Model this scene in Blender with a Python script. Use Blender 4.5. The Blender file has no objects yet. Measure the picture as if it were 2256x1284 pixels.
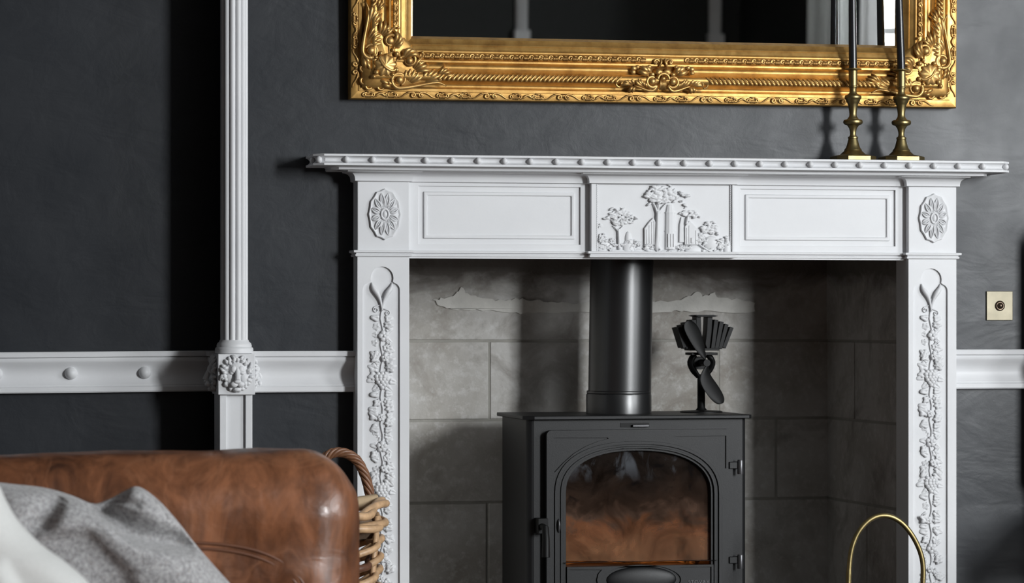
import bpy, math, random
from mathutils import Vector, Matrix
from mathutils.geometry import tessellate_polygon

PI = math.pi
scene = bpy.context.scene
COL = scene.collection

# ---------------------------------------------------------------- camera
LENS_PX, YAW, DIST, EYE, CAMX = 6730.0, math.radians(12.14), 6.9275, 0.90, -0.601
cam_data = bpy.data.cameras.new('camera')
cam_data.sensor_width = 36.0
cam_data.lens = LENS_PX / 2256.0 * 36.0
cam_data.shift_y = 58.0 / 2256.0
cam_data.clip_start = 0.05
cam_data.dof.use_dof = True
cam_data.dof.focus_distance = 7.05
cam_data.dof.aperture_fstop = 5.0
cam = bpy.data.objects.new('camera', cam_data)
cam.location = (CAMX, -DIST, EYE)
cam.rotation_euler = (PI / 2, 0, -YAW)
COL.objects.link(cam)
scene.camera = cam

# ---------------------------------------------------------------- world, daylight, exposure
world = bpy.data.worlds.new('sky')
scene.world = world
world.use_nodes = True
wbg = world.node_tree.nodes['Background']
wbg.inputs[0].default_value = (0.80, 0.90, 1.0, 1)
wbg.inputs[1].default_value = 0.6

def area_light(name, loc, rot, sx, sy, power, color):
    l = bpy.data.lights.new(name, 'AREA')
    l.shape = 'RECTANGLE'; l.size = sx; l.size_y = sy
    l.energy = power; l.color = color
    o = bpy.data.objects.new(name, l)
    o.location = loc; o.rotation_euler = rot
    COL.objects.link(o)
    return o
# daylight entering by the bay window that faces the fireplace and by the window in the right-hand wall
BAY0, BAY1 = Vector((3.95, -6.62)), Vector((4.75, -6.15))
BAYC = (BAY0 + BAY1) / 2; BAYA = math.atan2(BAY1.y - BAY0.y, BAY1.x - BAY0.x)
area_light('daylight_bay_window', (BAYC.x + .05 * math.sin(BAYA), BAYC.y - .05 * math.cos(BAYA), 1.98), (PI / 2, 0, BAYA), .84, 1.75, 430, (0.95, 0.98, 1.0))
area_light('daylight_near_window', (4.81, -3.25, 1.98), (PI / 2, 0, PI / 2), 1.16, 1.75, 120, (0.95, 0.98, 1.0))

vs = scene.view_settings
vs.view_transform = 'Standard'; vs.look = 'None'
vs.exposure = 0.13; vs.gamma = 1.0; vs.use_curve_mapping = False

# ---------------------------------------------------------------- helpers
def at(px, py, Y):
    """where the sight line through a photo pixel meets the plane y = Y: (X, Z)"""
    u = (px - 1128) / LENS_PX; v = (700 - py) / LENS_PX
    dx = math.sin(YAW) + u * math.cos(YAW); dy = math.cos(YAW) - u * math.sin(YAW)
    t = (Y + DIST) / dy
    return CAMX + t * dx, EYE + t * v

def P(px, py, Y):
    x, z = at(px, py, Y)
    return Vector((x, Y, z))

class MB:
    def __init__(s):
        s.v = []; s.f = []
    def add(s, vs_, fs):
        n = len(s.v)
        s.v += [tuple(p) for p in vs_]
        s.f += [tuple(i + n for i in f) for f in fs]
        return s
    def box(s, x0, x1, y0, y1, z0, z1):
        return s.add([(x0, y0, z0), (x1, y0, z0), (x1, y1, z0), (x0, y1, z0), (x0, y0, z1), (x1, y0, z1), (x1, y1, z1), (x0, y1, z1)],
                     [(0, 3, 2, 1), (4, 5, 6, 7), (0, 1, 5, 4), (1, 2, 6, 5), (2, 3, 7, 6), (3, 0, 4, 7)])
    def grid(s, rows, close_u=False, close_v=False, flip=False):
        nr, nc = len(rows), len(rows[0])
        fs = []
        for i in range(nr if close_v else nr - 1):
            for j in range(nc if close_u else nc - 1):
                a, b = i * nc + j, i * nc + (j + 1) % nc
                c, d = ((i + 1) % nr) * nc + (j + 1) % nc, ((i + 1) % nr) * nc + j
                fs.append((a, d, c, b) if flip else (a, b, c, d))
        return s.add([p for r in rows for p in r], fs)
    def lathe(s, prof, c=(0, 0, 0), seg=32, cap=True):
        rows = [[(c[0] + r * math.cos(2 * PI * k / seg), c[1] + r * math.sin(2 * PI * k / seg), c[2] + z) for k in range(seg)] for r, z in prof]
        s.grid(rows, close_u=True)
        if cap:
            n0 = len(s.v) - len(prof) * seg
            s.f.append(tuple(n0 + k for k in reversed(range(seg))))
            s.f.append(tuple(n0 + (len(prof) - 1) * seg + k for k in range(seg)))
        return s
    def tube(s, path, rad, seg=8, cap=True, flat=1.0, up=None):
        """round bar along a path; rad is a number or a list; flat squeezes it along the second axis"""
        path = [Vector(p) for p in path]
        n = len(path)
        if not isinstance(rad, (list, tuple)): rad = [rad] * n
        tans = []
        for i in range(n):
            t = path[min(i + 1, n - 1)] - path[max(i - 1, 0)]
            tans.append(t.normalized() if t.length > 1e-9 else Vector((0, 0, 1)))
        u = Vector(up) if up else (Vector((0, 1, 0)) if abs(tans[0].y) < .9 else Vector((1, 0, 0)))
        rows = []
        for i in range(n):
            t = tans[i]
            if up: u = Vector(up)
            u = (u - t * u.dot(t))
            u = u.normalized() if u.length > 1e-6 else t.orthogonal().normalized()
            w = t.cross(u)
            rows.append([path[i] + (w * math.cos(2 * PI * k / seg) + u * (flat * math.sin(2 * PI * k / seg))) * max(rad[i], 1e-5) for k in range(seg)])
        n0 = len(s.v)
        s.grid(rows, close_u=True)
        if cap:
            s.f.append(tuple(n0 + k for k in reversed(range(seg))))
            s.f.append(tuple(n0 + (n - 1) * seg + k for k in range(seg)))
        return s
    def ball(s, c, r, seg=12, ring=8, rot=None):
        if not isinstance(r, (list, tuple)): r = (r, r, r)
        c = Vector(c); vs_ = []; fs = []
        for i in range(1, ring):
            th = PI * i / ring
            for k in range(seg):
                ph = 2 * PI * k / seg
                p = Vector((r[0] * math.sin(th) * math.cos(ph), r[1] * math.sin(th) * math.sin(ph), r[2] * math.cos(th)))
                if rot: p = rot @ p
                vs_.append(c + p)
        a = Vector((0, 0, r[2])); b = Vector((0, 0, -r[2]))
        if rot: a = rot @ a; b = rot @ b
        vs_ += [c + a, c + b]
        T, B = len(vs_) - 2, len(vs_) - 1
        for i in range(ring - 2):
            for k in range(seg):
                k2 = (k + 1) % seg
                fs.append((i * seg + k, (i + 1) * seg + k, (i + 1) * seg + k2, i * seg + k2))
        for k in range(seg):
            k2 = (k + 1) % seg
            fs.append((T, k, k2)); fs.append((B, (ring - 2) * seg + k2, (ring - 2) * seg + k))
        return s.add(vs_, fs)
    def plate(s, poly, y0, y1, holes=()):
        """a flat board: outline in (x, z), front at y0, back at y1 (y0 < y1)"""
        loops = [[Vector((p[0], p[1], 0)) for p in poly]] + [[Vector((p[0], p[1], 0)) for p in h] for h in holes]
        tris = tessellate_polygon(loops)
        flat = [p for l in loops for p in l]
        n = len(flat)
        fs = []
        for t in tris:
            a, b, c = (flat[i] for i in t)
            ccw = (b.x - a.x) * (c.y - a.y) - (b.y - a.y) * (c.x - a.x) > 0
            t = tuple(t) if ccw else tuple(reversed(t))
            fs.append(t); fs.append(tuple(n + i for i in reversed(t)))
        k = 0
        for li, l in enumerate(loops):
            m = len(l)
            area = sum(l[i].x * l[(i + 1) % m].y - l[(i + 1) % m].x * l[i].y for i in range(m))
            out = (area > 0) == (li == 0)
            for i in range(m):
                a, b = k + i, k + (i + 1) % m
                fs.append((a, n + a, n + b, b) if out else (a, b, n + b, n + a))
            k += m
        return s.add([(p.x, y0, p.y) for p in flat] + [(p.x, y1, p.y) for p in flat], fs)
    def ring(s, x0, x1, z0, z1, w, y0, y1):
        return s.plate([(x0, z0), (x1, z0), (x1, z1), (x0, z1)], y0, y1,
                       holes=[[(x0 + w, z0 + w), (x0 + w, z1 - w), (x1 - w, z1 - w), (x1 - w, z0 + w)]])
    def sweep(s, path, prof, cap=True):
        """profile [(out, z)] run along a plan path [(x, y)] with mitred corners; out is to the right of the walking direction"""
        n = len(path)
        pts = [Vector((p[0], p[1])) for p in path]
        offs = []
        for i in range(n):
            d0 = (pts[i] - pts[i - 1]).normalized() if i else None
            d1 = (pts[i + 1] - pts[i]).normalized() if i < n - 1 else None
            n0 = Vector((d0.y, -d0.x)) if d0 else None
            n1 = Vector((d1.y, -d1.x)) if d1 else None
            if n0 is None: m = n1
            elif n1 is None: m = n0
            else:
                m = (n0 + n1)
                m = m / max(m.length_squared / 2, .15)
            offs.append(m)
        rows = [[(pts[i].x + offs[i].x * o, pts[i].y + offs[i].y * o, z) for o, z in prof] for i in range(n)]
        n0 = len(s.v)
        s.grid(rows)
        if cap:
            s.f.append(tuple(n0 + k for k in reversed(range(len(prof)))))
            s.f.append(tuple(n0 + (n - 1) * len(prof) + k for k in range(len(prof))))
        return s
    def mesh(s, name, mats, angle=40, smooth=True):
        me = bpy.data.meshes.new(name)
        me.from_pydata(s.v, [], s.f)
        me.update()
        if smooth:
            me.shade_smooth()
            if angle < 179: me.set_sharp_from_angle(angle=math.radians(angle))
        for m in (mats if isinstance(mats, (list, tuple)) else [mats]): me.materials.append(m)
        return me
    def build(s, name, mat, parent=None, angle=40, bevel=0, smooth=True, label=None):
        return link(name, s.mesh(name, mat, angle, smooth), parent, bevel, label)

def link(name, data, parent=None, bevel=0, label=None):
    o = bpy.data.objects.new(name, data)
    COL.objects.link(o)
    if parent: o.parent = parent
    if bevel:
        m = o.modifiers.new('edge', 'BEVEL'); m.width = bevel; m.segments = 2; m.limit_method = 'ANGLE'; m.angle_limit = math.radians(40)
        m.harden_normals = False
    if label: o['label'] = label
    return o
def fuse(o, voxel, smooth=4):
    """melts the overlapping pieces of one carved part into one skin"""
    m = o.modifiers.new('carve', 'REMESH'); m.mode = 'VOXEL'; m.voxel_size = voxel; m.use_smooth_shade = True
    if smooth:
        k = o.modifiers.new('soft', 'SMOOTH'); k.iterations = smooth; k.factor = .5
    return o
def empty(name, loc=(0, 0, 0), rot=(0, 0, 0)):
    o = bpy.data.objects.new(name, None)
    o.empty_display_size = .05
    o.location = loc; o.rotation_euler = rot
    COL.objects.link(o)
    return o
def tag(o, label=None, cat=None, group=None, kind=None):
    if label: o['label'] = label
    if cat: o['category'] = cat
    if group: o['group'] = group
    if kind: o['kind'] = kind
    return o
def lerp(a, b, t): return a + (b - a) * t
def curve(pts, n):
    """smooth open curve through the points (Catmull-Rom)"""
    pts = [Vector(p) for p in pts]
    e = [pts[0] * 2 - pts[1]] + pts + [pts[-1] * 2 - pts[-2]]
    out = []
    m = len(pts) - 1
    for k in range(n):
        t = k / (n - 1) * m
        i = min(int(t), m - 1); t -= i
        a, b, c, d = e[i:i + 4]
        out.append(.5 * ((2 * b) + (c - a) * t + (2 * a - 5 * b + 4 * c - d) * t * t + (3 * b - a - 3 * c + d) * t ** 3))
    return out

# ---------------------------------------------------------------- materials
def new_mat(name):
    m = bpy.data.materials.new(name); m.use_nodes = True
    nt = m.node_tree
    return m, nt, nt.nodes['Principled BSDF']
def noise(nt, vec, scale, detail=4, rough=.55, dist=0.0):
    n = nt.nodes.new('ShaderNodeTexNoise')
    n.inputs['Scale'].default_value = scale; n.inputs['Detail'].default_value = detail
    n.inputs['Roughness'].default_value = rough; n.inputs['Distortion'].default_value = dist
    nt.links.new(vec, n.inputs['Vector'])
    return n.outputs['Fac']
def ramp(nt, fac, stops):
    r = nt.nodes.new('ShaderNodeValToRGB')
    els = r.color_ramp.elements
    while len(els) < len(stops): els.new(.5)
    for e, (p, c) in zip(els, stops):
        e.position = p; e.color = (*c, 1) if len(c) == 3 else c
    nt.links.new(fac, r.inputs['Fac'])
    return r.outputs['Color']
def mixc(nt, fac, a, b, mode='MIX'):
    m = nt.nodes.new('ShaderNodeMix'); m.data_type = 'RGBA'; m.blend_type = mode
    if isinstance(fac, float): m.inputs[0].default_value = fac
    else: nt.links.new(fac, m.inputs[0])
    for s, v in ((6, a), (7, b)):
        if isinstance(v, tuple): m.inputs[s].default_value = (*v, 1)
        else: nt.links.new(v, m.inputs[s])
    return m.outputs[2]
def coords(nt, kind='Object', scale=(1, 1, 1)):
    t = nt.nodes.new('ShaderNodeTexCoord')
    mp = nt.nodes.new('ShaderNodeMapping'); mp.inputs['Scale'].default_value = scale
    if kind == 'World':
        g = nt.nodes.new('ShaderNodeNewGeometry')
        nt.links.new(g.outputs['Position'], mp.inputs['Vector'])
    else:
        nt.links.new(t.outputs[kind], mp.inputs['Vector'])
    return mp.outputs['Vector']
def bump(nt, bsdf, layers):
    prev = None
    for h, strength, dist in layers:
        b = nt.nodes.new('ShaderNodeBump')
        b.inputs['Strength'].default_value = strength; b.inputs['Distance'].default_value = dist
        nt.links.new(h, b.inputs['Height'])
        if prev: nt.links.new(prev, b.inputs['Normal'])
        prev = b.outputs['Normal']
    nt.links.new(prev, bsdf.inputs['Normal'])
def simple(name, color, rough=.5, metal=0.0, var=.12, vscale=20, bscale=0, bstr=.3, bdist=.001, spec=.5, kind='World'):
    m, nt, b = new_mat(name)
    v = coords(nt, kind)
    c = ramp(nt, noise(nt, v, vscale, 5), [(.25, tuple(x * (1 - var) for x in color)), (.75, tuple(min(1, x * (1 + var)) for x in color))])
    nt.links.new(c, b.inputs['Base Color'])
    b.inputs['Roughness'].default_value = rough; b.inputs['Metallic'].default_value = metal
    b.inputs['Specular IOR Level'].default_value = spec
    if bscale: bump(nt, b, [(noise(nt, v, bscale, 4), bstr, bdist)])
    return m

M = {}
# dark blue-grey wall paint over uneven old plaster
m, nt, b = new_mat('anthracite_wall_paint')
v = coords(nt, 'World')
c = ramp(nt, noise(nt, v, 2.2, 6, .6, .4), [(.3, (.0165, .0188, .0230)), (.7, (.0225, .0252, .0300))])
nt.links.new(c, b.inputs['Base Color'])
rr = ramp(nt, noise(nt, v, 5, 4), [(.3, (.36,) * 3), (.7, (.46,) * 3)])
nt.links.new(rr, b.inputs['Roughness']); b.inputs['Specular IOR Level'].default_value = .33
vt = coords(nt, 'World', (1.0, 1.0, 2.4))
bump(nt, b, [(noise(nt, vt, 4.5, 3, .5, .8), .10, .02), (noise(nt, v, 16, 5, .6, .6), .16, .004), (noise(nt, v, 260, 2), .10, .0006)])
M['wall'] = m
# white gloss paint on timber
m, nt, b = new_mat('white_paint')
v = coords(nt, 'World')
c = ramp(nt, noise(nt, v, 7, 5), [(.3, (.645, .65, .665)), (.7, (.69, .695, .705))])
nt.links.new(c, b.inputs['Base Color'])
b.inputs['Roughness'].default_value = .45; b.inputs['Specular IOR Level'].default_value = .32
bump(nt, b, [(noise(nt, v, 30, 3), .12, .002), (noise(nt, v, 220, 3), .10, .0006)])
M['white'] = m
M['rear_wall'] = simple('dimmed_wall_paint', (.016, .018, .0175), .6, spec=.3)  # the wall paint again, with the far wall's dimness put into the colour
M['ceiling'] = simple('ceiling_paint', (.32, .32, .315), .8)
# oak boards
m, nt, b = new_mat('oak_floor')
v = coords(nt, 'World', (1, 9, 1))
c = ramp(nt, noise(nt, v, 3, 6, .6, .5), [(.3, (.05, .03, .018)), (.7, (.095, .058, .034))])
nt.links.new(c, b.inputs['Base Color']); b.inputs['Roughness'].default_value = .4
M['floor'] = m
M['slate'] = simple('slate_hearth', (.05, .052, .055), .5, bscale=30)
# concrete blockwork with pale bloom, brown soot stains and a part-soot, part-shade top band
m, nt, b = new_mat('concrete_block')
v = coords(nt, 'World')
n1 = noise(nt, v, 3.2, 6, .6, .5); n2 = noise(nt, v, 45, 5, .7); n3 = noise(nt, v, 6.5, 6, .65, .8)
base = ramp(nt, n1, [(.30, (.33, .305, .27)), (.52, (.50, .485, .46)), (.75, (.60, .59, .57))])
bloom = ramp(nt, n2, [(.50, (0, 0, 0)), (.78, (.8, .8, .8))])
base = mixc(nt, bloom, base, (.66, .655, .64))
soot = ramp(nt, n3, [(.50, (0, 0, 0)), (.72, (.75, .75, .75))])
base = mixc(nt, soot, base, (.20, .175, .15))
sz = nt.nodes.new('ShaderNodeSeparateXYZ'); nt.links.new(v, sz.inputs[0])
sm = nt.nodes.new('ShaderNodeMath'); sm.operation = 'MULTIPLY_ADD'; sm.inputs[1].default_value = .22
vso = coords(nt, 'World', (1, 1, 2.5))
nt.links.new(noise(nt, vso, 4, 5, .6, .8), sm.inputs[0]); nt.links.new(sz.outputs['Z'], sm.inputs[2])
soot_shade_ramp = ramp(nt, sm.outputs[0], [(.0, (0, 0, 0)), (1, (1, 1, 1))])
soot_shade = nt.nodes.new('ShaderNodeMapRange'); soot_shade.inputs['From Min'].default_value = 1.075; soot_shade.inputs['From Max'].default_value = 1.13; soot_shade.inputs['To Max'].default_value = .8
nt.links.new(sm.outputs[0], soot_shade.inputs['Value'])
base = mixc(nt, soot_shade.outputs[0], base, (.085, .068, .056))  # top band: soot, plus the lintel's shade painted into the colour
nt.links.new(base, b.inputs['Base Color']); b.inputs['Roughness'].default_value = .92
bump(nt, b, [(noise(nt, v, 22, 6, .65), .35, .005), (noise(nt, v, 150, 4), .4, .002)])
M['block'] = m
M['mortar'] = simple('mortar', (.33, .32, .29), .95, bscale=120, bstr=.6, bdist=.002)
M['pale_mortar'] = simple('pale_mortar', (.64, .625, .585), .95, var=.2, vscale=14, bscale=60, bstr=.6, bdist=.004)
M['sooty'] = simple('sooty_lintel', (.075, .058, .050), .9, bscale=60)
# gilding
m, nt, b = new_mat('antique_gilding')
v = coords(nt, 'World')
c = ramp(nt, noise(nt, v, 28, 6, .65), [(.28, (.30, .165, .055)), (.5, (.54, .325, .11)), (.75, (.68, .45, .18))])
nt.links.new(c, b.inputs['Base Color'])
b.inputs['Metallic'].default_value = .80
rr = ramp(nt, noise(nt, v, 60, 4), [(.3, (.36,) * 3), (.7, (.50,) * 3)])
nt.links.new(rr, b.inputs['Roughness'])
bump(nt, b, [(noise(nt, v, 350, 3), .12, .0006)])
M['gold'] = m
m2 = m.copy(); m2.name = 'toned_gilding'; M['gold_rail'] = m2
for n_ in m2.node_tree.nodes:
    if n_.type == 'VALTORGB' and abs(n_.color_ramp.elements[0].color[0] - .30) < .01:
        for e_, c_ in zip(n_.color_ramp.elements, ((.34, .18, .052), (.52, .30, .088), (.64, .40, .14))): e_.color = (*c_, 1)
m, nt, b = new_mat('mirror_silvering')
b.inputs['Base Color'].default_value = (.86, .885, .875, 1); b.inputs['Metallic'].default_value = 1; b.inputs['Roughness'].default_value = .006
M['mirror'] = m
M['brass'] = simple('aged_brass', (.27, .215, .10), .42, 1.0, var=.25, vscale=40, bscale=120, bstr=.05)
M['pale_brass'] = simple('tarnished_brass_plate', (.26, .235, .175), .5, .85, var=.22, vscale=18, bscale=160, bstr=.05)
M['dark_button'] = simple('dark_bronze', (.09, .065, .045), .3, .8)
M['candle'] = simple('black_wax', (.012, .012, .014), .28, var=.1)
M['wick'] = simple('wick', (.5, .47, .4), .9)
m, nt, b = new_mat('black_stove_paint')
v = coords(nt, 'World')
b.inputs['Base Color'].default_value = (.0065, .0067, .0075, 1); b.inputs['Roughness'].default_value = .46
b.inputs['Specular IOR Level'].default_value = .36
bump(nt, b, [(noise(nt, v, 420, 3), .22, .0006), (noise(nt, v, 18, 2), .06, .002)])
M['stove'] = m
M['flue'] = simple('black_flue_enamel', (.008, .0083, .009), .34, bscale=300, bstr=.06, spec=1.0)
M['soot_black'] = simple('black_anodised_metal', (.004, .004, .004), .5, spec=.22)
M['hinge'] = simple('bright_iron', (.10, .10, .105), .35, .6)
# sooted stove glass; the orange low down is glow painted into its colour
m, nt, b = new_mat('sooted_glow_stove_glass')
nt.nodes.remove(b)
out = nt.nodes['Material Output']
v = coords(nt, 'Object', (1, 1, 1)); vs2 = coords(nt, 'Object', (1.0, 1, .42))
tr = nt.nodes.new('ShaderNodeBsdfTransparent'); tr.inputs['Color'].default_value = (.80, .74, .66, 1)
gl = nt.nodes.new('ShaderNodeBsdfGlossy'); gl.inputs['Roughness'].default_value = .06; gl.inputs['Color'].default_value = (.9, .9, .9, 1)
st = nt.nodes.new('ShaderNodeBsdfDiffuse')
sepx = nt.nodes.new('ShaderNodeSeparateXYZ'); nt.links.new(v, sepx.inputs[0])
def lin(a_, mul, add):
    n_ = nt.nodes.new('ShaderNodeMath'); n_.operation = 'MULTIPLY_ADD'; nt.links.new(a_, n_.inputs[0]); n_.inputs[1].default_value = mul
    if isinstance(add, float): n_.inputs[2].default_value = add
    else: nt.links.new(add, n_.inputs[2])
    return n_.outputs[0]
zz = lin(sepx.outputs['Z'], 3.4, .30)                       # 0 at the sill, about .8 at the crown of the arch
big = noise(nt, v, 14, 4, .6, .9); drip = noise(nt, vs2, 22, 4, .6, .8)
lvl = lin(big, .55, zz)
soot_glow = ramp(nt, lvl, [(.20, (.25, .125, .065)), (.42, (.20, .085, .042)), (.52, (.10, .062, .045)), (.64, (.035, .022, .016)), (.92, (.018, .014, .012))])
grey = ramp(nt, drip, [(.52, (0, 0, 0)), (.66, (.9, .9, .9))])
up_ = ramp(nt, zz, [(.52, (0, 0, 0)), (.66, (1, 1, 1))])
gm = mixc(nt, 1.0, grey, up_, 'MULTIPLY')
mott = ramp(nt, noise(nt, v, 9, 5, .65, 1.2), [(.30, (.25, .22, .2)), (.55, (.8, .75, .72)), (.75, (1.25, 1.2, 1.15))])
soot_glow = mixc(nt, 1.0, soot_glow, mott, 'MULTIPLY')
scol = mixc(nt, gm, soot_glow, (.085, .09, .10))
blk = ramp(nt, noise(nt, v, 26, 3, .5, .4), [(.60, (0, 0, 0)), (.68, (.9, .9, .9))])
midm = ramp(nt, zz, [(.30, (0, 0, 0)), (.42, (1, 1, 1)), (.72, (1, 1, 1)), (.80, (0, 0, 0))])
bm = mixc(nt, 1.0, blk, midm, 'MULTIPLY')
scol = mixc(nt, bm, scol, (.006, .005, .005))
nt.links.new(scol, st.inputs['Color'])
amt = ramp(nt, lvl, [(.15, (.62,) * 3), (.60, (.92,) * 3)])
mx = nt.nodes.new('ShaderNodeMixShader'); nt.links.new(amt, mx.inputs[0]); nt.links.new(tr.outputs[0], mx.inputs[1]); nt.links.new(st.outputs[0], mx.inputs[2])
fr = nt.nodes.new('ShaderNodeFresnel'); fr.inputs['IOR'].default_value = 1.5
mx2 = nt.nodes.new('ShaderNodeMixShader'); nt.links.new(fr.outputs[0], mx2.inputs[0]); nt.links.new(mx.outputs[0], mx2.inputs[1]); nt.links.new(gl.outputs[0], mx2.inputs[2])
nt.links.new(mx2.outputs[0], out.inputs['Surface'])
M['stove_glass'] = m
M['firebrick'] = simple('vermiculite_firebrick', (.42, .30, .20), .9, var=.35, vscale=14, bscale=40)
M['ash'] = simple('wood_ash', (.36, .33, .30), .95, bscale=50)
m, nt, b = new_mat('glowing_log')
v = coords(nt, 'World')
c = ramp(nt, noise(nt, v, 26, 6, .7, .6), [(.40, (.02, .014, .010)), (.70, (.16, .085, .045))])
nt.links.new(c, b.inputs['Base Color']); b.inputs['Roughness'].default_value = .9
e = ramp(nt, noise(nt, v, 16, 5, .7, .8), [(.42, (0, 0, 0)), (.62, (.9, .26, .05)), (.8, (1.0, .45, .12))])
nt.links.new(e, b.inputs['Emission Color']); b.inputs['Emission Strength'].default_value = .22
bump(nt, b, [(noise(nt, v, 70, 4), .6, .006)])
M['ember'] = m
# leather
m, nt, b = new_mat('chestnut_leather')
v = coords(nt, 'World'); vw = coords(nt, 'World', (1.6, 1, .8))
cl = ramp(nt, noise(nt, vw, 7, 7, .68, .8), [(.30, (.052, .019, .009)), (.48, (.145, .054, .023)), (.68, (.29, .112, .050))])
vn = noise(nt, vw, 5, 3, .5, 1.6)
vl = ramp(nt, vn, [(.46, (0, 0, 0)), (.50, (.32, .32, .32)), (.54, (0, 0, 0))])
cl = mixc(nt, vl, cl, (.30, .13, .065))
nt.links.new(cl, b.inputs['Base Color'])
rr = ramp(nt, noise(nt, vw, 14, 5), [(.3, (.27,) * 3), (.7, (.40,) * 3)]); nt.links.new(rr, b.inputs['Roughness'])
b.inputs['Specular IOR Level'].default_value = .6
vc = coords(nt, 'World', (1.6, 1.6, 2.6))
vd = nt.nodes.new('ShaderNodeMapping'); vd.inputs['Rotation'].default_value = (0, -.6, 0); vd.inputs['Scale'].default_value = (9, 2, 1.6)
gp_ = nt.nodes.new('ShaderNodeNewGeometry'); nt.links.new(gp_.outputs['Position'], vd.inputs['Vector'])
bump(nt, b, [(noise(nt, vd.outputs[0], 2.0, 2, .5, .4), .16, .02), (noise(nt, vc, 9, 3, .5, .9), .13, .012), (noise(nt, v, 60, 4), .14, .002), (noise(nt, v, 500, 2), .10, .0005)])
M['leather'] = m
M['seam'] = simple('leather_seam', (.13, .05, .024), .45, bscale=300)
# woven wool and linen
def cloth(name, dark, light, fleck, scale, bs):
    m, nt, b = new_mat(name)
    v = coords(nt, 'World')
    c = ramp(nt, noise(nt, v, scale, 6, .8), [(.34, dark), (.66, light)])
    fl = ramp(nt, noise(nt, v, scale * 1.7, 3, .6), [(.60, (0, 0, 0)), (.70, (.7, .7, .7))])
    c = mixc(nt, fl, c, fleck)
    nt.links.new(c, b.inputs['Base Color']); b.inputs['Roughness'].default_value = 1
    b.inputs['Sheen Weight'].default_value = .25; b.inputs['Specular IOR Level'].default_value = .1
    bump(nt, b, [(noise(nt, v, scale * 1.4, 4, .7), .5, bs)])
    return m
M['wool'] = cloth('grey_flecked_wool', (.17, .167, .168), (.52, .515, .52), (.28, .235, .21), 130, .003)
M['linen'] = cloth('off_white_linen', (.54, .545, .53), (.61, .615, .60), (.58, .58, .57), 240, .0015)
M['curtain'] = cloth('grey_curtain', (.40, .41, .40), (.47, .48, .47), (.44, .45, .44), 90, .001)
# basket
def wicker(name, c):
    return simple(name, c, .42, var=.35, vscale=45, bscale=150, bstr=.3, bdist=.001)
M['wicker'] = wicker('honey_willow', (.50, .32, .18))
M['wicker_dark'] = wicker('dark_willow', (.13, .058, .034))
M['wicker_mid'] = wicker('brown_willow', (.19, .085, .042))
M['log_cut'] = simple('split_log', (.50, .37, .23), .85, var=.2, vscale=30, bscale=60)
M['bark'] = simple('log_bark', (.16, .11, .075), .9, var=.4, vscale=30, bscale=40, bstr=.7, bdist=.006)
M['chair_fabric'] = simple('charcoal_upholstery', (.02, .021, .024), .8, bscale=400)
M['chair_wood'] = simple('ebonised_wood', (.02, .018, .016), .4)
m, nt, b = new_mat('window_glass')
nt.nodes.remove(b); out = nt.nodes['Material Output']
tr = nt.nodes.new('ShaderNodeBsdfTransparent'); gl = nt.nodes.new('ShaderNodeBsdfGlossy'); gl.inputs['Roughness'].default_value = .02
mx = nt.nodes.new('ShaderNodeMixShader'); mx.inputs[0].default_value = .05
nt.links.new(tr.outputs[0], mx.inputs[1]); nt.links.new(gl.outputs[0], mx.inputs[2]); nt.links.new(mx.outputs[0], out.inputs['Surface'])
M['pane'] = m
# ================================================================ the room
XC = 1.2355                     # middle of the fireplace
ALC = 0.14                      # depth of the alcoves beside the chimney breast
COLX = (at(480, 800, -.06)[0] + at(562, 800, -.06)[0]) / 2
BR0, BR1 = COLX - .02, 2 * XC - COLX + .02
OP0, OP1, OPZ = 0.630, 1.845, 1.045     # builder's opening
RX0, RX1, RY, RZ = -3.2, 4.75, -8.6, 3.0
def struct(o): o['kind'] = 'structure'; return o

w = MB()
w.plate([(BR0, 0), (OP0, 0), (OP0, OPZ), (OP1, OPZ), (OP1, 0), (BR1, 0), (BR1, RZ), (BR0, RZ)], 0, .03)
w.box(BR0, BR0 + .03, .03, ALC, 0, RZ); w.box(BR1 - .03, BR1, .03, ALC, 0, RZ)
struct(w.build('wall_chimney', M['wall'], smooth=False))
struct(MB().box(RX0, BR0 + .03, ALC, ALC + .1, 0, RZ).build('wall_alcove_left', M['wall'], smooth=False))
struct(MB().box(BR1 - .03, RX1, ALC, ALC + .1, 0, RZ).build('wall_alcove_right', M['wall'], smooth=False))
struct(MB().box(RX0 - .1, RX0, RY, ALC, 0, RZ).build('wall_left', M['wall'], smooth=False))
struct(MB().box(RX0, RX1, RY - .1, ALC, -.1, 0).build('floor', M['floor'], smooth=False))
struct(MB().box(RX0, RX1, RY - .1, ALC, RZ, RZ + .1).build('ceiling', M['ceiling'], smooth=False))
# right wall with a window, angled bay with another, rear wall
SW = (-3.86, -2.64); WZ0, WZ1 = 1.03, 2.87
w = MB()
for y0, y1 in ((BAY1.y - .02, SW[0]), (SW[1], ALC)): w.box(RX1, RX1 + .2, y0, y1, 0, RZ)
w.box(RX1, RX1 + .2, SW[0], SW[1], 0, WZ0); w.box(RX1, RX1 + .2, SW[0], SW[1], WZ1, RZ)
struct(w.build('wall_right', M['wall'], smooth=False))
BL = (BAY1 - BAY0).length; BW = .42
w = MB()
for x0, x1, z0, z1 in ((-BL / 2, -BW, 0, RZ), (BW, BL / 2, 0, RZ), (-BW, BW, 0, WZ0), (-BW, BW, WZ1, RZ)): w.box(x0, x1, -.07, 0, z0, z1)
o = struct(w.build('wall_bay', M['white'], smooth=False)); o.location = (BAYC.x, BAYC.y, 0); o.rotation_euler.z = BAYA
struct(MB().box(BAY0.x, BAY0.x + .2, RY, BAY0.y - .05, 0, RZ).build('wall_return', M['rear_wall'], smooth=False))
struct(MB().box(RX0, BAY0.x + .2, RY - .1, RY, 0, RZ).build('wall_rear', M['rear_wall'], smooth=False))
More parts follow.
